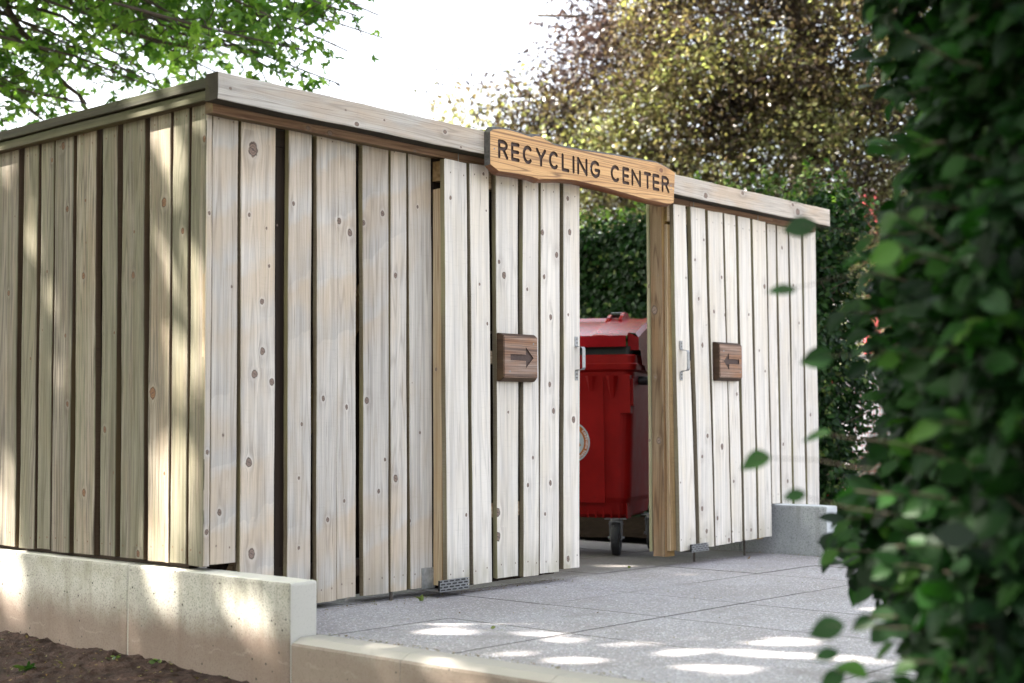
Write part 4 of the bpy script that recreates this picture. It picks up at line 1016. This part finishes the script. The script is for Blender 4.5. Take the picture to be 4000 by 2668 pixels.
def tubes(M, a, b, r0, r1, n=6, sag=.0, seg=5, wob=.06):
    a = Vector(a); b = Vector(b); L = (b-a).length; pts = []; rr = []
    ph = rs.rand(3)*6.28
    for i in range(seg+1):
        f = i/seg; p = a.lerp(b, f); w = wob*L*math.sin(f*math.pi)
        pts.append(p+Vector((math.sin(ph[0]+f*5)*w*.5, math.sin(ph[1]+f*5)*w*.5, math.sin(ph[2]+f*4)*w*.5+sag*L*math.sin(f*math.pi)))); rr.append(r0*(1-f)+r1*f)
    M.tube(pts, rr, n); return pts

# ---- maple (left, reaches over the shelter and over the yard)
MT = thing('maple_tree', 'leafy green maple whose branches hang over the left end of the shelter', 'tree', (-1.6, 10.2, -.3))
M = MB(); base = Vector((-1.6, 10.2, -.3)); fork = Vector((-1.3, 9.9, 3.0)); tubes(M, base, fork, .26, .19, 12, wob=.02); crown0 = Vector((-2.4, 10.6, 7.8)); tubes(M, fork, crown0, .18, .07, 10, wob=.05)
def px(u, v, D): w = ray(u, v); return Vector((0, 0, H))+w*D
for pl, r0 in (([(-150, -250), (60, 80), (190, 250), (330, 420), (450, 520)], .030), ([(120, -160), (300, 40), (560, 150), (780, 190), (1060, 170), (1150, 120)], .022), ([(420, -120), (560, 60), (700, 130), (930, 150)], .016), ([(-80, 330), (60, 390), (150, 440), (230, 520)], .014), ([(880, -150), (1010, 60), (1200, 90), (1330, 60)], .012), ([(-60, 10), (250, 50), (420, 190), (600, 300), (700, 420)], .016)):
    pts = [px(u, v, 10.2+.25*k) for k, (u, v) in enumerate(pl)]
    fine_ = []
    for a, b in zip(pts[:-1], pts[1:]):
        for k in range(4): fine_.append(a.lerp(b, k/4)+Vector(rs.normal(0, .012, 3)))
    fine_.append(pts[-1]); M.tube(fine_, [r0*(1-.75*i/len(fine_)) for i in range(len(fine_))], 7)
    for q in range(7):
        a = fine_[rs.randint(2, len(fine_))]; tubes(M, a, a+Vector((rs.normal(0, .3), rs.normal(0, .3), rs.normal(-.1, .3))), r0*.35, .002, 5, seg=5, wob=.2)
ends = []
def az(a, D, z): return Vector((D*math.cos(R(a)), D*math.sin(R(a)), z))
vis = []
def vlim(a): return 3.15+max(0, (57.5-a))*.045 if a > 50 else 3.5+(50-a)*.22        # the crown's ragged lower edge
for a in np.arange(46.6, 64, .82):
    for k in range(3):
        D_ = rs.uniform(10.2, 13.6); zl = vlim(a)*D_/12+.1; vis.append(az(a+rs.uniform(-.4, .4), D_, zl+(.1, .75, 1.5)[k]+rs.uniform(0, .4)))
vis += [px(u, v, D_) for u, v, D_ in ((1480, 60, 10.5), (1500, 150, 11), (1360, 200, 10.5), (1200, 200, 10), (1120, 300, 10.6), (1330, 330, 11), (320, 400, 10.4), (160, 450, 11), (640, 360, 10.6), (40, 480, 11.5), (1420, 20, 11.5), (880, 300, 10.8))]
for e in vis:
    st = fork.lerp(crown0, rs.uniform(.1, .5)); mid = st.lerp(e, .55)+Vector((0, 0, rs.uniform(.1, .5)))
    tubes(M, st, mid, .035, .02, 8); pts = tubes(M, mid, e, .02, .006, 6)
    L = [mid.lerp(e, q) for q in (0, .3, .6, .85, 1.)]
    for q in range(13):
        s_ = mid.lerp(e, rs.uniform(.15, 1.)); t_ = s_+Vector((rs.normal(0, .38), rs.normal(0, .38), rs.normal(-.08, .22)))
        tubes(M, s_, t_, .006, .002, 5, seg=4, wob=.15); ends.append((s_, t_))
over = []
for q in range(60):
    e = Vector((rs.uniform(-5.5, 4.0), rs.uniform(4, 14), rs.uniform(7.2, 8.6)))
    st = fork.lerp(crown0, rs.uniform(.6, 1.)); line = np.array([st.lerp(e, k/24) for k in range(25)])
    if shade_cull(line, .6).all(): tubes(M, st, e, .04, .012, 7, wob=.02)
trunk = M.build('trunk', M_BARK, MT, smooth=True)
P = []
for s_, t_ in ends:
    n = 15; f = rs.uniform(.15, 1.08, n)[:, None]
    P.append(np.array(s_)*(1-f)+np.array(t_)*f+rs.normal(0, .075, (n, 3))*np.array([1, 1, .8]))
P = np.concatenate(P); print('maple visible', len(P))
azs = np.degrees(np.arctan2(P[:, 1], P[:, 0])); hd = np.hypot(P[:, 0], P[:, 1]); low_ = np.where(azs > 50, 3.15+np.maximum(0, 57.5-azs)*.045, 3.5+(50-azs)*.22)
ke = (azs > 44.9) & (P[:, 2]-H > (low_-H)*hd/12-.25+.16*np.sin(azs*3.1+1)*np.sin(azs*1.3))
P = P[ke]; P = P[shade_cull(P, .07)]
n = len(P); D = unit(n)*np.array([1, 1, .5])+np.array([0, 0, -.35])
C = np.c_[rs.rand(n), rs.rand(n)]
leaves('crown', T_maple(), P, D, rs.uniform(.07, .108, n), C, L_MAPLE, MT, rollj=.6)
# unseen crown over the yard, plus foliage masses added to block sky light
n = 94000; q = unit(n)*(rs.rand(n)**.45)[:, None]
P = np.concatenate([q[:50000]*np.array([6.3, 6.6, 1.4])+np.array([-1.0, 7.6, 8.0]), q[50000:78000]*np.array([4.8, 5.6, 1.1])+np.array([4.4, 12.4, 8.3]), q[78000:]*np.array([3.0, 4.2, .9])+np.array([8.2, 7.8, 8.1])])  # last mass added unseen, to block sky light over hedge and bin
ql = unit(14000)*(rs.rand(14000)**.4)[:, None]*np.array([2.6, 6.5, 3.2])+np.array([-5.2, 6.0, 4.6]); P = np.concatenate([P, ql])  # low mass added out of view at left, darkens the side wall
az_ = np.degrees(np.arctan2(P[:, 1], P[:, 0])); el_ = np.degrees(np.arctan2(P[:, 2]-H, np.hypot(P[:, 0], P[:, 1])))
P = P[~((az_ < 62) & (el_ < 24) & (P[:, 0] > 0))]; n = len(P); D = unit(n)*np.array([1, 1, .4])+np.array([0, 0, -.2]); D /= np.linalg.norm(D, axis=1)[:, None]; ks_ = shade_cull(P+D*.09, .17) & shade_cull(P+D*.16, .08); P, D = P[ks_], D[ks_]; n = len(P)
leaves('unseen_shade_crown', T_small(), P, D, rs.uniform(.14, .22, n), np.c_[rs.rand(n), rs.rand(n)], L_MAPLE, MT, rollj=.5)

# ---- hedge behind the shelter
def hedge(name, label, x0, x1, y0, y1, z0, z1, n, size, mat, dens_y=None, hole=0., coldist=None, shell=.25, top_sprigs=0):
    T = thing(name, label, 'hedge', ((x0+x1)/2, (y0+y1)/2, z0))
    # leaves on the faces, thinned inside
    P = rs.rand(n, 3)*np.array([x1-x0, y1-y0, z1-z0])+np.array([x0, y0, z0])
    d = np.minimum.reduce([P[:, 0]-x0, x1-P[:, 0], P[:, 1]-y0, y1-P[:, 1], z1-P[:, 2]])
    keep = rs.rand(n) < np.exp(-d/shell)+.12
    P = P[keep]; d = d[keep]; n = len(P)
    bump_ = .10*np.sin(P[:, 1]*3.1+1)+.08*np.sin(P[:, 2]*4.3+P[:, 1]*2)+.05*np.sin(P[:, 2]*9+P[:, 0]*7)
    c = np.array([(x0+x1)/2, (y0+y1)/2, (z0+z1)/2]); o_ = P-c
    N = np.zeros((n, 3)); dd = np.stack([P[:, 0]-x0, x1-P[:, 0], P[:, 1]-y0, y1-P[:, 1], z1-P[:, 2]], 1); am = dd.argmin(1)
    nr = np.array([[-1, 0, 0], [1, 0, 0], [0, -1, 0], [0, 1, 0], [0, 0, 1.]]); N = nr[am]
    P = P+N*bump_[:, None]
    D = N*.55+unit(n)*.8+np.array([0, 0, -.45])
    cc = rs.rand(n)**1.6*.72+(d < .06)*(rs.rand(n) < .10)*.5
    C = np.c_[np.clip(cc, 0, 1), rs.rand(n)]
    return T, P, D, N, C
HX0, HX1, HY0, HY1, HZ = 9.15, 9.95, 4.93, 13.2, 2.40
T, P, D, N, C = hedge('hornbeam_hedge', 'tall clipped dark green hedge standing behind the wooden shelter', HX0, HX1, HY0, HY1, -.05, HZ, 300000, .055, L_HEDGE)
# thin it where the shelter hides it
hid = (P[:, 1] > 8.1); kp = ~hid | (rs.rand(len(P)) < .35); P_, D_, N_, C_ = P[kp], D[kp], N[kp], C[kp]
n = len(P_); leaves('foliage', T_beech(), P_, D_, rs.uniform(.040, .068, n), C_, L_HEDGE, T, up=N_*.9+np.array([0, 0, .5]), rollj=.45)
# young shoots on top
Ps, Ds, Cs = [], [], []; M = MB()
for q in range(230):
    y = rs.uniform(HY0, 8.3); x = rs.uniform(HX0, HX1); z = HZ+rs.uniform(-.05, .05); L = rs.uniform(.06, .26)*(1.0 if y < 6.6 else .4)
    d = Vector((rs.normal(0, .3), rs.normal(0, .3), 1)).normalized(); a = Vector((x, y, z)); b = a+d*L; M.tube([a, a.lerp(b, .5)+Vector((rs.normal(0, .01), 0, 0)), b], [.0025, .002, .001], 4)
    m_ = int(L/.022)+2
    for k in range(m_):
        Ps.append(a.lerp(b, (k+.5)/m_)); Ds.append(Vector((rs.normal(0, .7), rs.normal(0, .7), .35))); Cs.append((rs.uniform(.6, 1.), rs.rand()))
for q in range(90):      # shoots from the free end
    y = HY0+rs.uniform(-.05, .1); x = rs.uniform(HX0-.1, HX1); z = rs.uniform(.1, HZ); L = rs.uniform(.08, .26)
    d = Vector((rs.normal(-.2, .3), -1, rs.normal(.25, .3))).normalized(); a = Vector((x, y, z)); b = a+d*L; M.tube([a, b], [.0025, .001], 4)
    m_ = int(L/.025)+2
    for k in range(m_):
        Ps.append(a.lerp(b, (k+.5)/m_)); Ds.append(Vector((rs.normal(0, .5), -.4, rs.normal(-.2, .4)))); Cs.append((rs.uniform(.2, .9), rs.rand()))
M.build('twigs', M_TWIG, T)
n = len(Ps); leaves('young_shoots', T_beech(), np.array(Ps), np.array(Ds), rs.uniform(.032, .055, n), np.array(Cs), L_HEDGE, T)
M = MB()
for q in range(60):
    y = rs.uniform(HY0+.1, HY1); x = rs.uniform(HX0+.25, HX1-.25); tubes(M, (x, y, -.3), (x+rs.normal(0, .15), y+rs.normal(0, .25), HZ-.15), .016, .006, 6)
for q in range(420):
    y = rs.uniform(HY0+.1, HY1-.1); x = (HX0+HX1)/2; z = rs.uniform(.1, HZ-.1); s_ = -1 if rs.rand() < .6 else 1
    tubes(M, (x, y, z), (x+s_*rs.uniform(.2, .4), y+rs.normal(0, .2), z+rs.uniform(.0, .25)), .006, .002, 4, seg=3)
M.build('stems', M_TWIG, T)

# ---- near hedge, right edge of the view (local frame: l = to the right, f = away from the camera)
rx = Vector((cr.x, cr.y, 0)).normalized(); fx_ = Vector((cd.x, cd.y, 0)).normalized()
T2 = thing('beech_hedge', 'dark green leafy hedge close at the right edge of the view, out of focus', 'hedge', tuple(rx*1.15+fx_*2.7+Vector((0, 0, -.1))))
n = 50000
l = rs.uniform(0, 1., n); f = rs.uniform(0, 1, n); z = rs.uniform(-.1, 2.35, n)
def lb(z, f):    # left boundary of the hedge by height
    return .80+.035*np.sin(z*5+1)+.03*np.sin(z*11+f*6)-.11*np.exp(-((z-.42)/.12)**2)+.05*np.exp(-((z+.02)/.18)**2)-.02*np.exp(-((z-1.0)/.2)**2)
fv = 2.15+f*1.25
lv_ = lb(z, f)*(fv/2.45)**.35+.95*l
d = np.minimum(np.minimum(l*.95, f*1.25), (2.35-z)); keep = rs.rand(n) < np.exp(-d/.16)+.22
l_, f_, z_, d = lv_[keep], fv[keep], z[keep], d[keep]; n = len(l_)
P = l_[:, None]*np.array(rx)+f_[:, None]*np.array(fx_)+np.c_[np.zeros(n), np.zeros(n), z_]
leftness = np.exp(-(l_-lb(z_, 0))/.12)
N = -np.array(rx)*leftness[:, None]*1.2-np.array(fx_)*(.9-.5*leftness[:, None])+np.array([0, 0, .25])
D = N*.5+unit(n)*.6+np.array([0, 0, -.35])
C = np.c_[np.clip(rs.rand(n)**1.8*.75+(rs.rand(n) < .05)*.4, 0, 1), rs.rand(n)]
leaves('foliage', T_beech(), P, D, rs.uniform(.044, .074, n), C, L_NEAR, T2, up=N+np.array([0, 0, .8]), rollj=.4)
Ps, Ds, Cs = [], [], []; M = MB()
shoots = [(.50, 1.36, .20), (.53, 1.02, .22), (.50, .86, .2), (.45, .62, .25), (.50, .50, .26), (.52, .36, .2), (.47, .27, .24), (.55, .15, .2), (.58, .73, .16), (.56, 1.22, .18), (.55, .0, .16), (.56, 1.5, .2), (.47, .42, .26), (.42, .33, .24)]
for (l0, z0, L) in shoots:
    ff = rs.uniform(2.2, 2.6); a = rx*(.78)+fx_*ff+Vector((0, 0, z0-rs.uniform(-.02, .06))); b = rx*(l0+.10)+fx_*(ff-rs.uniform(0, .1))+Vector((0, 0, z0))
    tubes(M, a, b, .003, .0012, 4, seg=4, wob=.08); m_ = 7
    for k in range(m_):
        Ps.append(a.lerp(b, (k+.6)/m_)); s_ = 1 if k % 2 else -1
        Ds.append(-rx*1.0+Vector((0, 0, s_*.45))+fx_*rs.normal(0, .4)); Cs.append((rs.uniform(.3, .9), rs.rand()))
for q in range(90):
    z0 = rs.uniform(-.05, 2.2); l0 = float(lb(np.array(z0), 0)); ff = rs.uniform(2.2, 2.8)
    a = rx*(l0+.15)+fx_*ff+Vector((0, 0, z0)); b = a-rx*rs.uniform(.12, .26)+Vector((0, 0, rs.normal(.02, .06))); tubes(M, a, b, .003, .001, 4, seg=3)
    for k in range(5):
        Ps.append(a.lerp(b, (k+.8)/5)); s_ = 1 if k % 2 else -1; Ds.append(-rx*.8+Vector((0, 0, s_*.5-.1))+fx_*rs.normal(0, .5)); Cs.append((rs.uniform(.1, .85), rs.rand()))
for (u, v, D_) in ((3045, 1132, 2.35), (3190, 1385, 2.4), (2945, 1785, 2.35), (3080, 1925, 2.3), (3230, 2440, 2.2), (3205, 2545, 2.15), (3180, 1690, 2.4), (3330, 1010, 2.4), (3130, 880, 2.5)):
    b = Vector((0, 0, H))+ray(u, v)*D_; a = b+rx*rs.uniform(.16, .26)+Vector((0, 0, rs.uniform(-.05, .04))); tubes(M, a, b, .0011, .0006, 4, seg=4, wob=.06)
    Ps.append(b+rx*.03); Ds.append(-rx+Vector((0, 0, rs.uniform(-.25, .1)))+fx_*rs.normal(0, .3)); Cs.append((rs.uniform(.5, .8), rs.rand()))
for q in range(40):
    z0 = 0; l0 = rs.uniform(1.0, 1.7); ff = rs.uniform(2.6, 3.2); a = rx*l0+fx_*ff+Vector((0, 0, -.3)); tubes(M, a, a+Vector((rs.normal(0, .1), rs.normal(0, .1), 2.5)), .007, .003, 6)
M.build('stems', M_TWIG, T2)
n = len(Ps); leaves('outer_shoots', T_beech(), np.array(Ps), np.array(Ds), rs.uniform(.038, .062, n), np.array(Cs), L_NEAR, T2, up=-np.array(fx_)+np.array([0, 0, .8]), rollj=.4)

# ---- copper beech far behind
BT = thing('copper_beech_tree', 'large copper beech with bronze and yellow-green leaves behind the sign', 'tree', tuple(az(28.5, 20.5, -.3)))
bc = az(28.5, 20.5, 0); fxh = bc.normalized(); M = MB(); tubes(M, bc+Vector((0, 0, -.3)), bc+Vector((-.2, .1, 5.2)), .30, .2, 12, wob=.01); tubes(M, bc+Vector((-.2, .1, 5.2)), bc+Vector((.2, .4, 11)), .24, .08, 10, wob=.02)
def off(D, a, z): return az(a, D, z)
limb = [(off(17, 30.4, 6.9), off(17.5, 27.7, 4.6)), (off(17, 33, 5.0), off(18.5, 28, 4.9)), (off(16.5, 31, 4.2), off(18.5, 28, 5.2)), (off(17, 26.5, 6.4), off(18, 28.6, 5.0)), (off(17, 35, 6.1), off(19, 29, 6.6)), (off(17.5, 38, 5.6), off(20, 29, 7.2)), (off(17, 24, 5), off(19.5, 28, 4.4)), (off(17, 31.5, 3.3), off(19, 28.5, 3.9)), (off(17, 36.5, 3.9), off(19, 29, 4.6)), (off(16.6, 29.2, 5.8), off(19, 28.6, 4.4))]
for a, b in limb: tubes(M, b, a, .10, .03, 8, wob=.05)
for q in range(60):
    a, b = limb[rs.randint(len(limb))]; s_ = b.lerp(a, rs.rand()); tubes(M, s_, s_+Vector((rs.normal(0, .9), rs.normal(0, .9), rs.normal(-.2, .5))), .025, .008, 5, wob=.1)
for pl, r0 in (([(2980, -80), (3070, 30), (3210, 140)], .05), ([(2930, 120), (3010, 210), (3120, 340), (3190, 420)], .045), ([(2900, 285), (3080, 290), (3200, 270), (3280, 240)], .032), ([(3030, 235), (3130, 170), (3300, 110)], .022), ([(2100, 60), (2250, 62), (2420, 40)], .018), ([(2950, 460), (3060, 510), (3160, 560)], .03)):
    pts = [px(u, v, 15.9+.1*k) for k, (u, v) in enumerate(pl)]; M.tube(pts, [r0*(1-.4*i/len(pts)) for i in range(len(pts))], 7)
M.build('trunk', M_BARK, BT, smooth=True)
nb = 1500; bl = unit(nb); rad = rs.uniform(.45, 1.02, nb)[:, None]
ctr = np.array([bc.x, bc.y, 5.3])
blob = bl*rad*np.array([4.9, 4.9, 5.2])+ctr
ab = np.degrees(np.arctan2(blob[:, 1], blob[:, 0])); blob = blob[(blob[:, 2] > 1.6) & ((blob[:, 2] < 8.4) & (ab > 22) & (blob@np.array(fxh) < bc.length+.8) | (rs.rand(nb) < .12))]
extra = np.array([az(a, D, z) for a, D, z in ((43.5, 16.4, 4.25), (43.0, 16.4, 4.4), (42.4, 16.5, 4.55), (42.0, 16.4, 4.2), (42.5, 16.4, 3.95), (43.2, 16.3, 4.0), (41.6, 16.5, 4.5), (41.3, 16.4, 4.1), (42.6, 16.5, 3.75), (41.6, 16.8, 3.7), (40.4, 17, 3.9), (39.6, 17, 4.2), (39, 16.6, 3.4), (38.2, 16.4, 4.4), (38.5, 17, 4.9), (37.8, 17, 5.3), (37, 16.6, 5.9))])
lowa = np.array([az(rs.uniform(24, 40.8), rs.uniform(15.6, 17.5), rs.uniform(2.3, 4.7)) for _ in range(330)])
mid_ = np.array([az(rs.uniform(24, 38.5), rs.uniform(15.4, 17.), rs.uniform(4.2, 7.4)) for _ in range(260)])
blob = np.concatenate([blob[rs.rand(len(blob)) < .8], extra, lowa, mid_]); nb = len(blob)
cnt = 165; P = np.repeat(blob, cnt, 0)+rs.normal(0, 1, (nb*cnt, 3))*np.array([.34, .34, .20])
aa = np.degrees(np.arctan2(P[:, 1], P[:, 0])); lim_ = np.clip(38.85+(5.67-P[:, 2])*2.7, 33, 41.6)+.35*np.sin(P[:, 2]*7)+.25*np.sin(P[:, 2]*17+2); spr = (P[:, 2] < 4.8) & (P[:, 2] > 3.4); P = P[(aa < lim_) | spr]
gap = np.sin(P@np.array([1.9, 2.3, 3.1])+1.)*np.sin(P@np.array([-2.7, 1.4, 2.2])+.5)*np.sin(P@np.array([.9, -1.2, 4.1])); P = P[(gap < .42) | (rs.rand(len(P)) < .25)]
n0 = len(P)
D = unit(n0)*np.array([1, 1, .6])+np.array([0, 0, -.3]); low = np.clip((6.2-P[:, 2])/4.5, 0, 1); a_ = np.degrees(np.arctan2(P[:, 1], P[:, 0]))
tn = .5+.5*np.sin(P[:, 0]*2.3+np.sin(P[:, 2]*2)*1.5)*np.sin(P[:, 1]*2.1+P[:, 2]*2.7)
bt_ = rs.rand(nb*4)[(np.floor(P[:, 0]*1.6)*7+np.floor(P[:, 1]*1.6)*13+np.floor(P[:, 2]*2.2)*29).astype(int) % (nb*4)]
cl = np.clip(.0+.26*bt_+.55*tn*(.35+.65*low)+.34*low+rs.normal(0, .17, n0)-.65*np.clip((P[:, 2]-4.4)/.6, 0, 1)*np.clip((a_-36.3)/1.2, 0, 1), 0, 1)  # lower leaves lighter and yellower: sunlit look put into the leaf colour
print('beech', n0)
leaves('crown', T_small(), P, D, rs.uniform(.045, .082, n0), np.c_[cl, np.clip(.62*bt_+.25*tn+rs.normal(0, .12, n0), 0, 1)], L_BEECH, BT, rollj=.7)

# ================================================================== BEYOND, RIGHT
# red mesh fence
A, B = Vector((10.6, 5.65, -.1)), Vector((11.9, 4.1, -.1)); d_ = (B-A); L = d_.length; d_.normalize()
FN = thing('mesh_fence', 'red wire mesh fence panel between red posts beyond the hedge', 'fence', tuple(A))
for q in (0, L*.5, L): M = MB(); p = A+d_*q; M.box(p.x-.03, p.x+.03, p.y-.03, p.y+.03, -.3, 1.18, c=.004); M.build('fence_post', M_REDPAINT, FN)
M = MB(); k = .05
while k < L: p = A+d_*k; M.tube([p+Vector((0, 0, .18)), p+Vector((0, 0, 1.20))], .0028, 4, cap=False); k += .052
zz = .18
while zz < 1.2: M.tube([A+Vector((0, 0, zz)), B+Vector((0, 0, zz))], .0028, 4, cap=False); zz += .052
M.build('mesh_panel', M_REDPAINT, FN)
def along(u, D, z): a = YAW-math.atan((u-2000)/FPX); return Vector((D/math.cos(a-YAW)*math.cos(a), D/math.cos(a-YAW)*math.sin(a), z))
M = MB(); p, q = along(3200, 13.2, 0), along(4100, 12.4, 0); dd = (q-p).normalized(); nn = Vector((-dd.y, dd.x, 0))*.2
for j in range(2):
    for i in range(9):
        a = p+dd*(i*.55+(j % 2)*.27); b = a+dd*.545; z0, z1 = -.2+j*.30, -.2+j*.30+.295
        vs = [a, b, b+nn, a+nn]; M.add([v+Vector((0, 0, z0)) for v in vs]+[v+Vector((0, 0, z1)) for v in vs], [(0, 1, 2, 3), (7, 6, 5, 4), (0, 4, 5, 1), (1, 5, 6, 2), (2, 6, 7, 3), (3, 7, 4, 0)])
tag(M.build('block_wall', M_WHITEWALL), 'low cream block wall behind the red mesh fence', 'wall')
CB = thing('utility_cabinet', 'grey metal utility cabinet behind the mesh fence', 'cabinet', tuple(along(3600, 12, -.2)))
p = along(3530, 12, 0); q = along(3800, 11.8, 0); dd = (q-p).normalized(); w = (q-p).length
M = MB(); bm = bmesh.new(); bmesh.ops.create_cube(bm, size=1); 
for v in bm.verts: v.co = (v.co.x*w, v.co.y*.4, v.co.z*1.25)
bmesh.ops.bevel(bm, geom=bm.edges[:], offset=.015, segments=2, affect='EDGES')
Mx = Matrix.Translation((p+q)/2+Vector((0, 0, .42))) @ Matrix.Rotation(math.atan2(dd.y, dd.x), 4, 'Z'); M.bm(bm, M=Mx); M.build('cabinet_body', M_GREYPANEL, CB)
for s_ in (-.4, .4):
    M = MB(); M.tube([Mx @ Vector((w*s_, -.2, .5)), Mx @ Vector((w*s_, -.215, .5))], .014, 10); M.build('bolt', M_STEEL, CB)
# yellow round sign reading BR
YSn = thing('round_sign', 'small round yellow sign lettered BR beyond the near hedge', 'sign', tuple(along(3715, 11.2, -.1)))
c0 = along(3715, 11.2, 1.18); M = MB(); M.tube([c0-fx_*-.01, c0-fx_*.01], .034, 24); M.build('sign_disc', M_YELLOW, YSn)
M = MB(); M.tube([c0+fx_*.02+Vector((0, 0, -1.4)), c0+fx_*.02+Vector((0, 0, .03))], .012, 8); M.build('sign_pole', M_GREYPANEL, YSn)
M = MB(); off_ = -.013
for ch in 'BR':
    me = letter(ch, .042); M.add([c0-fx_*.012+rx*(v.co.x+off_)+Vector((0, 0, v.co.y-.015)) for v in me.vertices], [tuple(p_.vertices) for p_ in me.polygons]); off_ += .026; bpy.data.meshes.remove(me)
M.build('sign_lettering', M_BLACK, YSn)
# far pavilion: white walls, red hanging cloth, warm timber roof edge
PV = thing('pavilion', 'white building with red panels glimpsed between the two hedges', 'building', tuple(along(3600, 26, -.3)))
p, q = along(3300, 26, 0), along(4700, 26, 0); dd = (q-p).normalized(); nn = Vector((-dd.y, dd.x, 0)); w = (q-p).length
M = MB(); 
def fb(M, s0, s1, d0, d1, z0, z1, mat=0):
    vs = [p+dd*s+nn*d+Vector((0, 0, z)) for s in (s0, s1) for d in (d0, d1) for z in (z0, z1)]
    M.add(vs, [(0, 1, 3, 2), (4, 6, 7, 5), (0, 4, 5, 1), (2, 3, 7, 6), (0, 2, 6, 4), (1, 5, 7, 3)], mat)
fb(M, 0, w, 0, 5, -.3, 5.2); M.build('wall', M_BUILD, PV)
for s0 in (.38, 1.9, 3.4, 4.9): M = MB(); fb(M, s0, s0+.28, -.06, -.002, 1.9, 4.9); M.build('red_panel', M_PINK, PV)
for s0 in (.95, 2.4, 3.9):
    M = MB(); fb(M, s0, s0+.7, -.03, -.002, .8, 2.3); wi = M.build('window', M_GLASS, PV)
M = MB()
for k in range(5): fb(M, .55, w, -.75+k*.03, -.70+k*.03, 2.14+k*.05, 2.165+k*.05)
M.build('timber_canopy', M_ORANGE, PV)

# ================================================================== LITTER AND SEEDLINGS
def litter(label, u, v, size, c, kind='fallen_leaf', lift=.5):
    p = onG(u, v); n = 3 if kind == 'leaf_sprig' else 1
    P = np.array([[p.x+rs.normal(0, .004), p.y+rs.normal(0, .004), gz(p.x)+.004] for _ in range(n)]); D = np.array([[rs.normal(0, 1), rs.normal(0, 1), lift] for _ in range(n)])
    o = leaves(kind, T_beech(), P, D, np.full(n, size), np.array([[c, rs.rand()]]*n), L_LITTER)
    tag(o, label, 'leaf', 'leaf litter on the paving')
litter('small green leaf sprig on the paving in front of the metal guide plate', 1641, 2352, .030, .1, 'leaf_sprig', .9)
litter('curled brown leaf scrap below the split plank', 1351, 2352, .026, 1., 'fallen_leaf', 1.6)
litter('tiny green leaf on the paving before the bin wheel', 2452, 2222, .022, .1, 'fallen_leaf', .4)
litter('brown leaf scrap standing below the right sliding door', 2918, 2184, .024, 1., 'fallen_leaf', 1.3)
litter('small green leaf in the middle of the front paving', 1918, 2458, .020, .2, 'fallen_leaf', .2)
litter('pale leaf scrap on the paving right of the left door', 2290, 2288, .020, .4, 'fallen_leaf', .1)
def weed(label, x, y, L, n):
    z = soilz(x, y); P = np.array([[x, y, z+.005]]*n)+rs.normal(0, .006, (n, 3))*np.array([1, 1, 0]); D = np.array([[math.cos(k*2.4), math.sin(k*2.4), rs.uniform(.2, .8)] for k in range(n)])
    o = leaves('seedling', T_maple() if n < 4 else T_beech(), P, D, np.full(n, L), np.c_[rs.uniform(.6, 1, n), rs.rand(n)], L_HEDGE); tag(o, label, 'seedling', 'seedlings in the soil')
def onSoil(u, v):
    w_ = ray(u, v); t = (-.2-H)/w_.z; return w_.x*t, w_.y*t
for (u, v, L, n, lab) in ((105, 2655, .045, 3, 'green maple seedling in the soil at the left edge'), (440, 2630, .022, 6, 'thin pale seedling in the middle of the soil'), (610, 2640, .024, 7, 'spreading seedling low in the soil beside the footing'), (870, 2645, .026, 4, 'bright green seedling nearest the kerb'), (595, 2600, .02, 4, 'tiny seedling close under the mossy footing')):
    x, y = onSoil(u, v)
    if x < 3.1: weed(lab, x, y, L, n)

def grit(name, label, pts, size, c0, c1):
    n = len(pts); P = np.array(pts); D = unit(n)*np.array([1, 1, .25])
    o = leaves(name, T_small(), P, D, rs.uniform(size*.4, size, n), np.c_[rs.uniform(c0, c1, n), rs.rand(n)], L_LITTER, up=np.array([0, 0, 2.]), rollj=.4)
    o['kind'] = 'stuff'; tag(o, label, 'debris')
pts = []
for q in range(230): x = rs.uniform(3.3, 7.0); y = rs.uniform(1.4, 4.2); pts.append((x, y, gz(x)+.003))
for q in range(260): y = rs.uniform(1.5, 3.66); x = 3.25+abs(rs.normal(0, .012)); pts.append((x, y, gz(x)+.003))
for q in range(260): x = rs.uniform(3.3, 5.2); y = 4.17+rs.normal(0, .03); pts.append((x, y, gz(x)+.003))
for q in range(160): x = 7.12-abs(rs.normal(0, .02)); y = rs.uniform(1.5, 4.3); pts.append((x, y, gz(x)+.003))
grit('leaf_debris', 'small scraps of leaf and bark scattered over the paving', pts, .011, .35, 1.)
pts = []
for q in range(900): x = rs.uniform(2.0, 3.11); y = rs.uniform(3.1, 6.4); pts.append((x, y, soilz(x, y)+.004))
grit('soil_debris', 'bits of straw, twig and dead leaf lying on the soil', pts, .020, .2, 1.)
